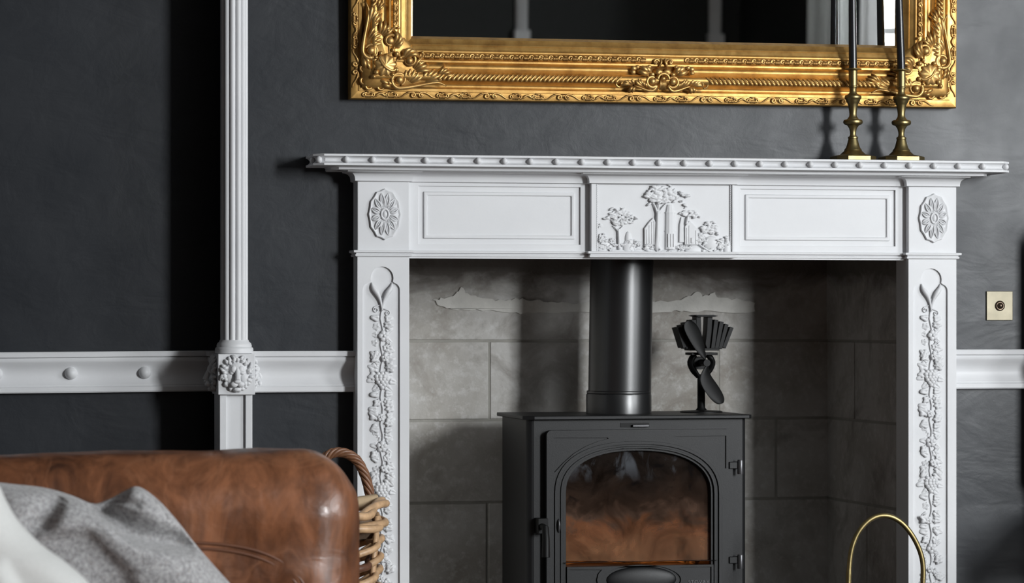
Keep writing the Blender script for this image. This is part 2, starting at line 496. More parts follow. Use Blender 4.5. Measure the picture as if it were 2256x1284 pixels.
def window(name, along, o0, o1, z0, z1, plane):
    root = struct(empty(name, ((o0 + o1) / 2, plane, z0) if along == 'x' else (plane, (o0 + o1) / 2, z0)))
    if along == 'y': root.rotation_euler.z = -PI / 2
    hw, h = (o1 - o0) / 2, z1 - z0
    f = MB().plate([(-hw, 0), (hw, 0), (hw, h), (-hw, h)], -.03, .03, holes=[[(-hw + .05, .06), (-hw + .05, h - .05), (hw - .05, h - .05), (hw - .05, .06)]])
    f.build('window_frame', M['white'], root, smooth=False)
    MB().box(-hw + .05, hw - .05, -.02, .02, h / 2 - .02, h / 2 + .02).build('meeting_rail', M['white'], root, smooth=False)
    for i in range(2):
        zz = .06 + (h / 2 - .02) * i
        MB().box(-hw + .05, hw - .05, -.002, .002, zz, zz + h / 2 - .08).build('pane', M['pane'], root, smooth=False)
    MB().box(-hw - .05, hw + .05, -.02, .16, -.03, 0).build('window_sill', M['white'], root, smooth=False)
    return root
o = window('window_1', 'x', BAYC.x - BW, BAYC.x + BW, WZ0, WZ1, BAYC.y); o.rotation_euler.z = BAYA
window('window_2', 'y', SW[0], SW[1], WZ0, WZ1, RX1 + .03)
# curtains (one is seen in the mirror)
def curtain(y0, y1, x, z0, z1, label):
    rows = []
    n = 80
    for z in (z0, z1):
        rows.append([(x + .030 * math.sin(k / n * (y1 - y0) * 55) + .008 * math.sin(k * .9), lerp(y0, y1, k / n), z) for k in range(n + 1)])
    o = MB().grid(rows).build('curtain', M['curtain'], angle=180)
    so = o.modifiers.new('cloth', 'SOLIDIFY'); so.thickness = .004
    return tag(o, label, 'curtain', 'curtains of the side windows')
curtain(-7.16, -6.62, BAY0.x - .07, .02, 2.90, 'pale grey curtain beside the bright window reflected in the mirror')
curtain(-2.66, -2.36, RX1 - .09, .02, 2.90, 'pale grey curtain at the side window nearer the fireplace')

# ---------------------------------------------------------------- firebox of concrete blocks
FBY = 0.53
CH0, CH1 = (1.840, 0.03), (1.826, FBY + .01)     # right cheek in plan
CL0, CL1 = (0.631, 0.03), (0.645, FBY + .01)
rows_z = [0.0] + [at(980, y, FBY)[1] for y in (1107.5, 926, 751)] + [1.10]
rng = random.Random(5)
def block_wall(name, p0, p1, cuts, label=None):
    """mortar bed along a plan line with separate blocks standing proud of it; the firebox lies to the right of p0 -> p1"""
    p0, p1 = Vector(p0), Vector(p1)
    L = (p1 - p0).length; d = (p1 - p0) / L; nrm = Vector((d.y, -d.x))
    def pt(s_, o): q = p0 + d * s_ + nrm * o; return (q.x, q.y)
    def slab(s0, s1, o0, o1, z0, z1):
        q = [pt(s0, o1), pt(s1, o1), pt(s1, o0), pt(s0, o0)]
        return MB().add([(*a, z0) for a in q] + [(*a, z1) for a in q], [(0, 3, 2, 1), (4, 5, 6, 7), (0, 1, 5, 4), (1, 2, 6, 5), (2, 3, 7, 6), (3, 0, 4, 7)])
    bed = struct(slab(0, L, -.05, -.0028, 0, 1.10).build(name, M['mortar'], smooth=False))
    for r in range(len(rows_z) - 1):
        xs = [0] + cuts[r] + [L]
        for a, b_ in zip(xs, xs[1:]):
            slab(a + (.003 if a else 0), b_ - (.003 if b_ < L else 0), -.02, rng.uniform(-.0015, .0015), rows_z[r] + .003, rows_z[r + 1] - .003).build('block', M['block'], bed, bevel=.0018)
    return bed
def bx_(px): return at(px, 900, FBY)[0] - .60
bed = block_wall('wall_firebox_back', (.60, FBY), (1.86, FBY),
                 [[bx_(1074), bx_(1330), bx_(1583)], [bx_(1205), bx_(1455), bx_(1710)], [bx_(1078), bx_(1330), bx_(1583)], [bx_(1360)]])
block_wall('wall_firebox_right', CH1, CH0, [[.30], [], [.21], []])
block_wall('wall_firebox_left', CL0, CL1, [[.21], [.33], [.21], [.33]])
# rough pale mortar smears over the top course
def smear(pts, ox, oy, sc):
    pl = [at(ox + x / sc, oy + y / sc, FBY) for x, y in pts]
    r2 = random.Random(3); q = []
    for i, a in enumerate(pl):
        b_ = pl[(i + 1) % len(pl)]
        for k in range(4): q.append((lerp(a[0], b_[0], k / 4) + r2.uniform(-.003, .003), lerp(a[1], b_[1], k / 4) + r2.uniform(-.003, .003)))
    MB().plate(list(reversed(q)), FBY - .005, FBY + .004).build('mortar_smear', M['pale_mortar'], bed, bevel=.002)
smear([(215, 340), (300, 325), (380, 300), (425, 235), (455, 295), (520, 305), (600, 335), (700, 345), (800, 335), (880, 330), (980, 345), (1100, 350), (1250, 370), (1450, 350),
       (1450, 430), (1000, 432), (830, 440), (650, 415), (500, 412), (350, 405), (270, 385)], 890, 560, 3.38)
smear([(480, 345), (680, 350), (800, 330), (900, 270), (935, 320), (1020, 280), (1050, 330), (1180, 335), (1320, 352), (1330, 430), (1000, 430), (800, 420), (700, 428), (480, 445)], 1270, 560, 3.38)
o = MB().box(OP0 - .03, OP1 + .02, .0, .60, 1.10, 1.14).build('ceiling_firebox', M['sooty'], smooth=False); struct(o)
o = MB().box(OP0, OP1, -.03, .06, 1.040, 1.10).build('lintel', M['sooty'], smooth=False); struct(o)
struct(MB().box(.35, 2.12, -.42, .56, 0, .035).build('hearth_slab', M['slate'], bevel=.004))

# ---------------------------------------------------------------- dado rails
ZR0, ZR1 = .7305, .8245
RAIL = [(0, ZR0), (.020, ZR0), (.022, ZR0 + .003), (.022, ZR0 + .012), (.018, ZR0 + .015)]
for k in range(9):
    t = k / 8
    RAIL.append((.018 - .012 * math.sin(PI * t) + .006 * t, lerp(ZR0 + .017, ZR1 - .025, t)))
RAIL += [(.026, ZR1 - .021), (.026, ZR1 - .0145), (.0235, ZR1 - .0138), (.0235, ZR1 - .0128), (.030, ZR1 - .012), (.031, ZR1 - .002), (.029, ZR1), (0, ZR1)]
def drop(x): return -max(0, BR0 - x) * .0062          # the old rail sags away from the chimney
w = MB().sweep([(RX0, ALC), (BR0, ALC), (BR0, .05)], RAIL)
w.v = [(x, y, z + drop(x)) for x, y, z in w.v]
rail1 = struct(w.build('trim_1', M['white'], angle=30))
tag(rail1, 'white dado rail with round studs along the dark alcove wall')
bx1, bx2 = at(157, 821, ALC - .02)[0], at(320, 821, ALC - .02)[0]
stud_me = MB().ball((0, 0, 0), (.0145, .016, .0145), 20, 14).mesh('rail_stud', M['white'], 180)
for k in range(-8, 2):
    x = bx1 + (bx2 - bx1) * k
    if x < RX0 + .1: continue
    o = link('rail_stud', stud_me, rail1); o.location = (x, ALC - .012, at(200, 821, ALC - .02)[1] + drop(x) + .001)
rail2 = struct(MB().sweep([(.27, 0), (.53, 0)], RAIL).build('trim_2', M['white'], angle=30))
tag(rail2, 'short white dado rail between the fluted column and the fireplace')
rail3 = struct(MB().sweep([(1.94, 0), (2 * XC - .27, 0)], RAIL).build('trim_3', M['white'], angle=30))
tag(rail3, 'short white dado rail beneath the brass bell push')
rail4 = struct(MB().sweep([(BR1, .05), (BR1, ALC), (RX1 - .002, ALC)], RAIL).build('trim_4', M['white'], angle=30))
for nm, x0, x1 in (('baseboard_alcove', RX0, BR0), ('baseboard_chimney', BR0 + .06, .53), ('baseboard_breast', 1.94, BR1 - .06), ('baseboard_recess', BR1, RX1)):
    yy = 0 if 'ch' in nm[10:12] or 'br' in nm[10:12] else ALC
    struct(MB().sweep([(x0, yy), (x1, yy)], [(0, 0), (.02, 0), (.02, .14), (.012, .16), (.006, .17), (0, .17)]).build(nm, M['white']))

# ---------------------------------------------------------------- fluted corner columns with lion blocks
def lion_mesh():
    b_ = MB()
    s = .001
    F = 1.16
    def B(x, h, z, rx, rh, rz, seg=14): b_.ball((x * s * F, -h * s, z * s * F), (rx * s * F, rh * s, rz * s * F), seg, 10)
    B(0, 2, -2, 25, 10, 30)                                  # skull
    B(0, 9, 10, 15, 8, 13)                                   # forehead
    B(-7, 14, 9, 6, 5, 7); B(7, 14, 9, 6, 5, 7)              # brow
    b_.tube([(0, -.013, .012), (0, -.018, .002), (0, -.022, -.008), (0, -.0235, -.014)], [.005, .0055, .0065, .0075], 10)   # nose bridge
    B(0, 24, -15, 7, 4, 3.5)                                 # nose tip
    B(-6.5, 19, -20, 7.5, 6, 6); B(6.5, 19, -20, 7.5, 6, 6)  # muzzle
    B(0, 13, -30, 8, 6, 4.5)                                 # chin
    B(-14, 9, -8, 8, 5, 10); B(14, 9, -8, 8, 5, 10)          # cheeks
    B(-10.5, 12.0, 1.5, 4, 4.2, 2.8); B(10.5, 12.0, 1.5, 4, 4.2, 2.8)   # eyes
    b_.tube([(-.016, -.012, .006), (-.0105, -.0165, .0075), (-.005, -.015, .004)], .0024, 6)
    b_.tube([(.016, -.012, .006), (.0105, -.0165, .0075), (.005, -.015, .004)], .0024, 6)
    b_.tube([(-.012, -.013, -.0265), (0, -.0165, -.0255), (.012, -.013, -.0265)], .0018, 6)
    r_ = random.Random(2)
    for ring, (n, r0, r1, h0) in enumerate(((17, .0265, .037, .004), (23, .031, .0435, .002))):
        for k in range(n):
            a = 2 * PI * (k + .5 * ring) / n + r_.uniform(-.08, .08)
            if ring == 0 and -2.0 < a - 1.5 * PI - 0 < 0 and abs(math.cos(a)) < .35: continue
            st = 1.0 if math.sin(a) > -.2 else .92
            ca, sa = math.cos(a), math.sin(a)
            tw = r_.uniform(-.35, .35)
            p = []
            for t in (0, .35, .7, 1):
                rr_ = lerp(r0, r1 * st, t); aa = a + tw * t * t
                p.append((rr_ * math.cos(aa) * .92, -(h0 + .006 * math.sin(PI * min(1, t * 1.1)) + .001), rr_ * math.sin(aa) * 1.02))
            b_.tube(curve(p, 8), [.0024, .0034, .0040, .0042, .0040, .0034, .0026, .0013], 8)
    return b_
LION = lion_mesh().mesh('lion_head', M['white'], 180)
def fluted(seg_fl, R, depth, z0, z1):
    pts = []
    per = 12
    for k in range(seg_fl * per):
        t = (k % per) / per
        a = 2 * PI * k / (seg_fl * per)
        r = R - depth + depth * math.sin(PI * t) ** .55          # rounded reeds with sharp valleys between
        pts.append((r * math.cos(a), r * math.sin(a)))
    return MB().grid([[(x, y, z) for x, y in pts] for z in (z0, z1)], close_u=True)
ZB0, ZB1 = .7265, .8185
def column(x, label, mirror=1):
    root = empty('fluted_column', (x, 0, 0))
    fluted(12, .0315, .0060, .848, RZ).build('shaft', M['white'], root, angle=24).location.y = -.016
    MB().lathe([(.040, .8185), (.043, .820), (.0435, .829), (.0425, .832), (.0395, .834), (.040, .8365), (.0385, .842), (.034, .846), (.0325, .850)], (0, -.016, 0), 40).build('base_ring', M['white'], root)
    bl = MB().box(-.042, .042, -.062, .055, ZB0, ZB1).build('block', M['white'], root, bevel=.0015)
    for (lx, ly, rz) in ((0, -.060, 0), (-.040, -.004, -PI / 2), (.040, -.004, PI / 2)):
        l = link('lion_head', LION, bl); l.location = (lx, ly, (ZB0 + ZB1) / 2 + .001); l.rotation_euler.z = rz
        fuse(l, .0008, 1)
    p = MB().box(-.037, .037, -.044, .055, 0, ZB0)
    p.box(-.037, -.0215, -.052, -.044, 0, ZB0); p.box(.0215, .037, -.052, -.044, 0, ZB0)
    p.build('lower_pilaster', M['white'], root, bevel=.0012)
    return tag(root, label, 'column', 'fluted columns on the chimney breast')
column(COLX, 'white reeded corner column with a carved lion head block at rail height')
column(2 * XC - COLX, 'white reeded corner column beyond the brass bell push')
# the same columns on the wall opposite, seen in the mirror
for x in (2.77, 3.81):
    o = empty('slender_column', (x, RY + .02, 0))
    fluted(14, .033, .006, 2.03, RZ).build('shaft', M['white'], o, angle=24)
    MB().box(-.041, .041, -.02, .041, 1.93, 2.03).build('base_block', M['white'], o, bevel=.002)
    MB().box(-.036, .036, -.02, .036, 0, 1.93).build('lower_pilaster', M['white'], o, bevel=.002)
    tag(o, 'slender white column reflected in the mirror ' + ('near the middle, left of its twin' if x < 3.2 else 'closer to the bright window'), 'column', 'columns reflected in the mirror')

# brass bell push
c = P(2202.5, 673.5, -.004)
bell = empty('bell_push', (c.x, 0, c.z))
tag(bell, 'square tarnished brass bell push plate with a dark centre button', 'bell push')
MB().box(-.0335, .0335, -.0045, 0, -.0352, .0352).build('back_plate', M['pale_brass'], bell, bevel=.0012)
o = MB().lathe([(.0125, 0), (.0122, .002), (.0105, .0035), (.0098, .003), (.0085, .0030)], (0, 0, 0), 32).build('collar', M['dark_button'], bell); o.rotation_euler.x = PI / 2; o.location.y = -.0045
o = MB().ball((0, 0, 0), (.0078, .006, .0078), 20, 12).build('button', M['dark_button'], bell, angle=180); o.location.y = -.008
# ================================================================ fireplace surround
surround = tag(empty('fireplace_surround', (XC, 0, 0)), 'white painted carved fireplace surround with studded shelf and picture tablet', 'fireplace')
surround.location = (0, 0, 0)
PP, PF, PT, PS = .062, .041, .062, .135          # how far pilasters, frieze, tablet and shelf stand out
XL0, XL1 = .5165, .6360
XR0, XR1 = 2 * XC - XL1, 2 * XC - XL0
T0, T1 = XC - .1715, XC + .1715
ZS1 = 1.2690                                     # shelf top
ZS0 = ZS1 - .0265
ZM = 1.0365                                      # underside of the frieze
ZA1, ZA0 = 1.0540, 1.0395                        # moulding under frieze and corner blocks
# --- shelf
SX0, SX1 = .407, 2 * XC - .404
C_ = .022
plan = [(SX0, -.0), (SX0, -PS + C_), (SX0 + C_, -PS), (SX1 - C_, -PS), (SX1, -PS + C_), (SX1, 0)]
EDGE = [(-.012, ZS0), (-.002, ZS0), (.0, ZS0 + .001), (.0, ZS0 + .0055), (-.0015, ZS0 + .006)]
for k in range(7):
    t = k / 6
    EDGE.append((-.003 - .006 * math.sin(PI * t), lerp(ZS0 + .0062, ZS1 - .006, t)))
EDGE += [(-.0005, ZS1 - .0055), (.0, ZS1 - .005), (.0, ZS1 - .001), (-.0015, ZS1), (-.012, ZS1)]
w = MB().sweep(plan, EDGE)
inner = [(SX0 + .011, 0), (SX0 + .011, -PS + C_ + .004), (SX0 + C_ + .004, -PS + .011), (SX1 - C_ - .004, -PS + .011), (SX1 - .011, -PS + C_ + .004), (SX1 - .011, 0)]
w.add([(x, y, ZS0 + .0002) for x, y in inner] + [(x, y, ZS1 - .0001) for x, y in inner], [tuple(reversed(range(6))), tuple(range(6, 12))])
# second fillet under the shelf
w.sweep([(SX0 + .045, 0), (SX0 + .045, -PS + .050), (SX0 + .060, -PS + .030), (SX1 - .060, -PS + .030), (SX1 - .045, -PS + .050), (SX1 - .045, 0)],
        [(-.06, ZS0 - .0085), (-.003, ZS0 - .0085), (0, ZS0 - .007), (0, ZS0 - .002), (.003, ZS0), (-.06, ZS0 + .001)])
shelf = w.build('shelf', M['white'], surround, angle=32)
ST = MB().ball((0, 0, 0), (.0072, .0088, .0078), 16, 12).mesh('stud', M['white'], 180)
zst = (ZS0 + ZS1) / 2
nst = 28
for k in range(nst):
    x = lerp(SX0 + C_ * .55, SX1 - C_ * .55, k / (nst - 1))
    y = -PS + .0035 + (C_ * .42 if k in (0, nst - 1) else 0)
    o = link('stud', ST, shelf); o.location = (x, y, zst)
for sx in (SX0 + .004, SX1 - .004):
    o = link('stud', ST, shelf); o.location = (sx, -PS + C_ + .03, zst)
# --- cornice moulding that breaks forward over blocks and tablet
def broken(e=0):
    return [(XL0 - e, 0), (XL0 - e, -PP), (XL1, -PP), (XL1, -PF), (T0, -PF), (T0, -PT), (T1, -PT), (T1, -PF), (XR0, -PF), (XR0, -PP), (XR1 + e, -PP), (XR1 + e, 0)]
ZC1 = ZS0 - .0085
BED = [(-.02, ZC1), (.026, ZC1), (.026, ZC1 - .002)]
for k in range(7):
    t = k / 6
    BED.append((.024 - .017 * math.sin(t * PI / 2), ZC1 - .003 - .0135 * (1 - math.cos(t * PI / 2))))
BED += [(.0065, ZC1 - .0185), (.0065, ZC1 - .0225), (.004, ZC1 - .0235), (.0, ZC1 - .0245), (-.02, ZC1 - .0245)]
MB().sweep(broken(), BED).build('cornice_moulding', M['white'], surround, angle=32)
ARCH = [(-.02, ZA0), (.004, ZA0), (.0055, ZA0 + .0015), (.0055, ZA0 + .0045), (.0035, ZA0 + .0055), (.004, ZA0 + .008), (.0095, ZA0 + .0092), (.0098, ZA1 - .001), (.0085, ZA1), (-.02, ZA1)]
MB().sweep(broken(), ARCH).build('necking_moulding', M['white'], surround, angle=32)
# --- frieze board with two sunk panels
def panel_px(x0, x1, y0, y1):
    a = at(x0, y1, -PF); b_ = at(x1, y0, -PF)
    return a[0], b_[0]
zp0, zp1 = at(1100, 538, -PF)[1], at(1100, 411, -PF)[1]
pl0, pl1 = at(922, 480, -PF)[0], at(1279, 480, -PF)[0]
holes = [(pl0, pl1), (2 * XC - pl1, 2 * XC - pl0)]
def rect(x0, x1, z0, z1): return [(x0, z0), (x0, z1), (x1, z1), (x1, z0)]
w = MB().plate([(XL1 - .01, ZM), (XR0 + .01, ZM), (XR0 + .01, ZS0), (XL1 - .01, ZS0)], -PF, -.002, holes=[rect(a, b_, zp0, zp1) for a, b_ in holes])
w.box(XL1, XR0, -PF + .006, -.004, zp0 - .01, zp1 + .01)
w.box(XL1 - .001, XR0 + .001, -PF - .0035, -PF + .01, ZM - .0005, ZM + .0045)
frieze = w.build('frieze', M['white'], surround, bevel=.0008)
for a, b_ in holes:
    d = .0125
    q = MB().ring(a + d, b_ - d, zp0 + d, zp1 - d, .0085, -PF + .0015, -PF + .008)
    q.build('panel_moulding', M['white'], frieze, bevel=.0022)
# --- corner blocks and rosettes
def rosette(cx, cz):
    rw, rh = .0375, .0585
    n = 12
    out = []
    for k in range(n * 8):
        a = 2 * PI * k / (n * 8)
        t = (k % 8) / 8
        sc_ = 1 - .055 * math.sin(PI * t)
        out.append((math.cos(a), math.sin(a), sc_))
    rows = []
    for r, h in ((1.0, 0), (1.0, .005), (.97, .0068), (.92, .0066), (.86, .0052), (.45, .0062), (.1, .0075)):
        rows.append([(cx + rw * r * x * s_, -PP - h, cz + rh * r * z * s_) for x, z, s_ in out])
    w = MB().grid(rows, close_u=True, flip=False)
    n0 = len(w.v) - len(out)
    w.f.append(tuple(n0 + k for k in range(len(out))))
    ro = w.build('rosette', M['white'], surround, angle=35)
    for k in range(n):
        a = 2 * PI * (k + .5) / n
        ca, sa = math.cos(a), math.sin(a)
        p0 = Vector((cx + rw * .30 * ca, -PP - .0065, cz + rh * .27 * sa)); p1 = Vector((cx + rw * .86 * ca, -PP - .0058, cz + rh * .85 * sa))
        tn = Vector((-(p1.z - p0.z), 0, p1.x - p0.x)).normalized()
        pm = MB()
        for sgn in (-1, 1):
            pts = [lerp(p0, p1, t) + tn * sgn * .0046 * math.sin(PI * min(1, t * .95 + .05)) * (1.15 if abs(sa) < .5 else 1) + Vector((0, -.0022 * math.sin(PI * t), 0)) for t in [i / 7 for i in range(8)]]
            pm.tube(pts, [.0012, .0018, .0021, .0022, .0022, .002, .0016, .001], 6)
        pm.tube([p0, lerp(p0, p1, .5) + Vector((0, -.001, 0)), lerp(p0, p1, .85)], [.001, .0016, .001], 6)
        pm.build('petal', M['white'], ro, angle=180)
    hb = MB()
    ring = [(cx + .0085 * math.cos(2 * PI * k / 24), -PP - .0085, cz + .0120 * math.sin(2 * PI * k / 24)) for k in range(25)]
    hb.tube(ring, .0026, 8, cap=False); hb.ball((cx, -PP - .007, cz), (.0055, .004, .008), 12, 8)
    hb.build('hub', M['white'], ro, angle=180)
for i, (x0, x1) in enumerate(((XL0, XL1), (XR0, XR1))):
    MB().box(x0, x1, -PP, -.001, ZA1 - .005, ZS0).build('corner_block', M['white'], surround, bevel=.0012)
    c0 = at(847, 472, -PP)
    rosette(c0[0] if i == 0 else c0[0] + (XR0 - XL0), c0[1])
# --- jambs with sunk arched panel and a garland of fruit and leaves
jx0, jx1 = at(799, 800, -PP)[0], at(881, 800, -PP)[0]
jcx = at(842, 610, -PP)[0]
zsh = at(842, 621, -PP)[1]; ztop = at(842, 587, -PP)[1]; rc = .0262
zcc = ztop - rc
def arched(dx):
    pts = [(jx0 + dx, .12)]
    pts.append((jx0 + dx, zsh - .018))
    for k in range(1, 6):
        a = PI - k / 6 * PI / 2
        pts.append((jx0 + dx + .016 + .016 * math.cos(a), zsh - .018 + .016 * math.sin(a)))
    cx = jcx + dx
    for k in range(13):
        a = math.radians(lerp(198, -18, k / 12))
        pts.append((cx + rc * math.cos(a), zcc + rc * math.sin(a)))
    for k in range(1, 6):
        a = PI / 2 - k / 6 * PI / 2
        pts.append((jx1 + dx - .016 + .016 * math.cos(a), zsh - .018 + .016 * math.sin(a)))
    pts += [(jx1 + dx, zsh - .018), (jx1 + dx, .12)]
    return pts
def lobed_leaf(n, size, dome, lobe=.28, mirrored=False):
    """a small carved leaf lying in the x-z plane, stalk at the origin, tip along +z"""
    w = MB(); N = 40
    rows = []
    for r, h in ((1, 0), (.96, .45), (.8, .8), (.5, 1.0), (.2, .8), (.02, .7)):
        row = []
        for k in range(N):
            a = 2 * PI * k / N
            rad = 1 - lobe * (0.5 - 0.5 * math.cos(n * (a - PI / 2)))
            rad *= (.86 + .22 * math.sin(a))
            x, z = math.cos(a) * rad * r * .86, math.sin(a) * rad * r
            vein = .25 * math.exp(-(x / .10) ** 2) * (r < .97)
            row.append((x * size, -(h - vein) * dome, z * size + size * .8))
        rows.append(row)
    w.grid(rows, close_u=True, flip=False)
    return w
LEAF = [lobed_leaf(5, .0142, .0046).mesh('leaf', M['white'], 180), lobed_leaf(3, .0128, .0044, .30).mesh('leaf', M['white'], 180), lobed_leaf(5, .0155, .0048, .32).mesh('leaf', M['white'], 180)]
BERRY = MB().ball((0, 0, 0), (.0054, .0052, .0054), 12, 8).mesh('berry', M['white'], 180)
def flower_mesh():
    w = MB()
    for k in range(5):
        a = 2 * PI * k / 5 + .3
        w.ball((.0062 * math.cos(a), -.003, .0062 * math.sin(a)), (.0052, .0036, .0052), 10, 8)
    w.ball((0, -.006, 0), (.0032, .0032, .0032), 10, 8)
    return w
FLOWER = flower_mesh().mesh('flower', M['white'], 180)
FLOOR_P = -PP + .0055      # surface of the sunk panel
def garland(jamb, dx):
    cx = jcx + dx; r_ = random.Random(11)
    def put(me, name, x, z, rot=0, sc=1, h=0):
        o = link(name, me, jamb); o.location = (cx + x * 1.12, FLOOR_P - h, z); o.rotation_euler = (r_.uniform(-.25, .1), rot, r_.uniform(-.2, .2)); o.scale = (sc, sc, sc); return o
    # the two horn-shaped leaves at the top
    for s_ in (-1, 1):
        pts = curve([(cx + s_ * .0235, FLOOR_P - .003, zcc - .010), (cx + s_ * .0205, FLOOR_P - .006, zcc - .022), (cx + s_ * .011, FLOOR_P - .0075, zcc - .036), (cx + s_ * .004, FLOOR_P - .006, zcc - .052), (cx - s_ * .001, FLOOR_P - .005, zcc - .075)], 14)
        MB().tube(pts, [.0008, .002, .0034, .0046, .0056, .006, .0058, .005, .0042, .0034, .003, .0026, .0022, .0018], 8).build('horn_leaf', M['white'], jamb, angle=180)
    zb = .16
    # stem
    pts = []
    z = zcc - .045
    k = 0
    while z > zb:
        pts.append((cx + .0028 * math.sin(k * 1.25), FLOOR_P - .002, z)); z -= .012; k += 1
    MB().tube(pts, .0019, 6).build('stem', M['white'], jamb, angle=180)
    def tendril(x, z, s_, r0, turns=1.25):
        q = []
        for i in range(20):
            t = i / 19
            a = PI / 2 + s_ * (t * turns * 2 * PI) ; r = r0 * (1 - .75 * t)
            q.append((cx + x + r * math.cos(a) , FLOOR_P - .002 - .001 * t, z + r * math.sin(a)))
        q = [(cx + x * .15, FLOOR_P - .0015, z + r0 * 1.5)] + q
        MB().tube(q, [.0012] * 14 + [.0015] * 7, 6).build('tendril', M['white'], jamb, angle=180)
    z = zcc - .068
    tendril(-.0135, z - .004, 1, .0075); tendril(.0125, z - .012, -1, .0070)
    z -= .026
    # groups down the stem, as carved: small leaves, a flower, leaves, a bunch of berries
    seq = 0
    while z > zb:
        kind = ('pair', 'flower', 'leaves', 'bunch', 'pair', 'leaves')[seq % 6]
        if kind == 'pair':
            for s_ in (-1, 1):
                put(LEAF[1], 'leaf', s_ * .003, z, s_ * r_.uniform(1.0, 1.7), r_.uniform(.85, 1.1), .0015)
                put(LEAF[0], 'leaf', s_ * .002, z - .012, s_ * r_.uniform(1.6, 2.4), r_.uniform(.8, 1.0), .0005)
            z -= .032
        elif kind == 'flower':
            put(FLOWER, 'flower', r_.uniform(-.004, .004), z - .006, r_.uniform(0, 1), 1.15, .001)
            put(LEAF[1], 'leaf', .006, z + .002, 1.1, .9, 0); put(LEAF[1], 'leaf', -.006, z - .004, -1.5, .9, 0)
            put(LEAF[1], 'leaf', .007, z - .013, 2.1, .8, 0); put(LEAF[0], 'leaf', -.007, z - .016, -2.2, .85, .001); put(LEAF[0], 'leaf', .004, z - .024, 2.6, .8, .001)
            tendril(.014, z - .024, -1, .0055)
            z -= .034
        elif kind == 'leaves':
            for q in range(10):
                s_ = -1 if q % 2 else 1
                put(LEAF[q % 3], 'leaf', s_ * r_.uniform(.003, .008), z - q * .0052, s_ * r_.uniform(.7, 2.5), r_.uniform(.8, 1.1), .001 + .001 * (q % 3))
            put(FLOWER, 'flower', r_.uniform(-.006, .006), z - .022, 0, .8, .005)
            z -= .050
        else:
            for s_ in (-1, 1):
                put(LEAF[2], 'leaf', s_ * .005, z, s_ * 1.2, 1.05, 0); put(LEAF[0], 'leaf', s_ * .006, z - .012, s_ * 1.7, 1.0, .0005); put(LEAF[1], 'leaf', s_ * .004, z - .034, s_ * 2.2, 1.0, .0005)
            for row_, cnt in enumerate((3, 4, 4, 3, 2, 1)):
                for i in range(cnt):
                    put(BERRY, 'berry', (i - (cnt - 1) / 2) * .0072 + r_.uniform(-.0008, .0008), z - .008 - row_ * .0062, 0, r_.uniform(.9, 1.1), .004 + .002 * (row_ in (1, 2, 3)) * (0 < i < cnt - 1))
            put(LEAF[1], 'leaf', -.012, z - .018, -1.9, 1, 0); put(LEAF[1], 'leaf', .012, z - .022, 1.9, 1, 0)
            z -= .054
        seq += 1
for i, (x0, x1) in enumerate(((XL0, XL1), (XR0, XR1))):
    dx = 0 if i == 0 else XR0 - XL0
    w = MB().plate([(x0, .10), (x1, .10), (x1, ZA0 + .004), (x0, ZA0 + .004)], -PP, -PP + .012, holes=[arched(dx)])
    w.box(x0 + .0005, x1 - .0005, -PP + .0058, .026 if i else .0, .10, ZA0)
    w.box(x0 - .006, x1 + .006, -PP - .008, .0, .035, .12)
    jamb = w.build('jamb', M['white'], surround, bevel=.001)
    garland(jamb, dx)

# --- picture tablet
w = MB().box(T0, T1, -PT + .0065, -.001, ZA1 - .004, ZS0)
tz0, tz1 = at(1460, 560, -PT)[1], at(1460, 401, -PT)[1]
tx0, tx1 = at(1313.5, 480, -PT)[0], at(1613.5, 480, -PT)[0]
w.plate([(T0, ZA1 - .004), (T1, ZA1 - .004), (T1, ZS0), (T0, ZS0)], -PT, -PT + .0068, holes=[rect(tx0, tx1, tz0 - .002, tz1)])
tablet = w.build('tablet', M['white'], surround, bevel=.0008)
TF = -PT + .0062
rp = MB()
def rope_line(a, b_, n):
    a, b_ = Vector(a), Vector(b_); d = (b_ - a) / n
    for k in range(n):
        c_ = a + d * (k + .5); q = Vector((d.x, 0, d.z)).normalized(); s_ = Vector((-q.z, 0, q.x))
        rp.tube([c_ - q * d.length * .75 - s_ * .0018, c_ + Vector((0, -.0012, 0)), c_ + q * d.length * .75 + s_ * .0018], [.0010, .0019, .0010], 6)
rope_line((tx0 + .002, TF - .001, tz1 - .003), (tx1 - .002, TF - .001, tz1 - .003), 74)
rope_line((tx1 - .003, TF - .001, tz1 - .002), (tx1 - .003, TF - .001, tz0), 38)
rope_line((tx0 + .003, TF - .001, tz1 - .002), (tx0 + .003, TF - .001, tz0), 38)
rp.build('rope_border', M['white'], tablet, angle=180)
def TP(x, y, h=0):
    """crop pixel of the tablet close-up -> a point h metres proud of the tablet's ground"""
    a = at(1270 + x / 5.35, 360 + y / 5.35, TF)
    return Vector((a[0], TF - h, a[1]))
PXM = 1.07e-3 / 5.35
def crown(name, cx, cy, rx, ry, n, seed, lo=7, hi=13, h=.004, extra=()):
    r_ = random.Random(seed); w = MB(); n = int(n * 2.0); lo *= .62; hi *= .72
    extra = [(x + r_.uniform(-14, 14), y + r_.uniform(-9, 9)) for x, y in extra for _ in range(2)]
    spots = list(extra)
    for k in range(n):
        a = r_.uniform(0, 2 * PI); rr_ = math.sqrt(r_.random())
        spots.append((cx + rx * rr_ * math.cos(a), cy + ry * rr_ * math.sin(a)))
    for x, y in spots:
        s_ = r_.uniform(lo, hi) * 5.35 * PXM * .5
        w.ball(TP(x, y, r_.uniform(.2, 1) * h), (s_ * 1.55, s_ * .80, s_ * .62), 8, 6, Matrix.Rotation(r_.uniform(-.7, .5), 3, 'Y') @ Matrix.Rotation(r_.uniform(-.4, .4), 3, 'X'))
    return fuse(w.build(name, M['white'], tablet, angle=180), .0009, 1)
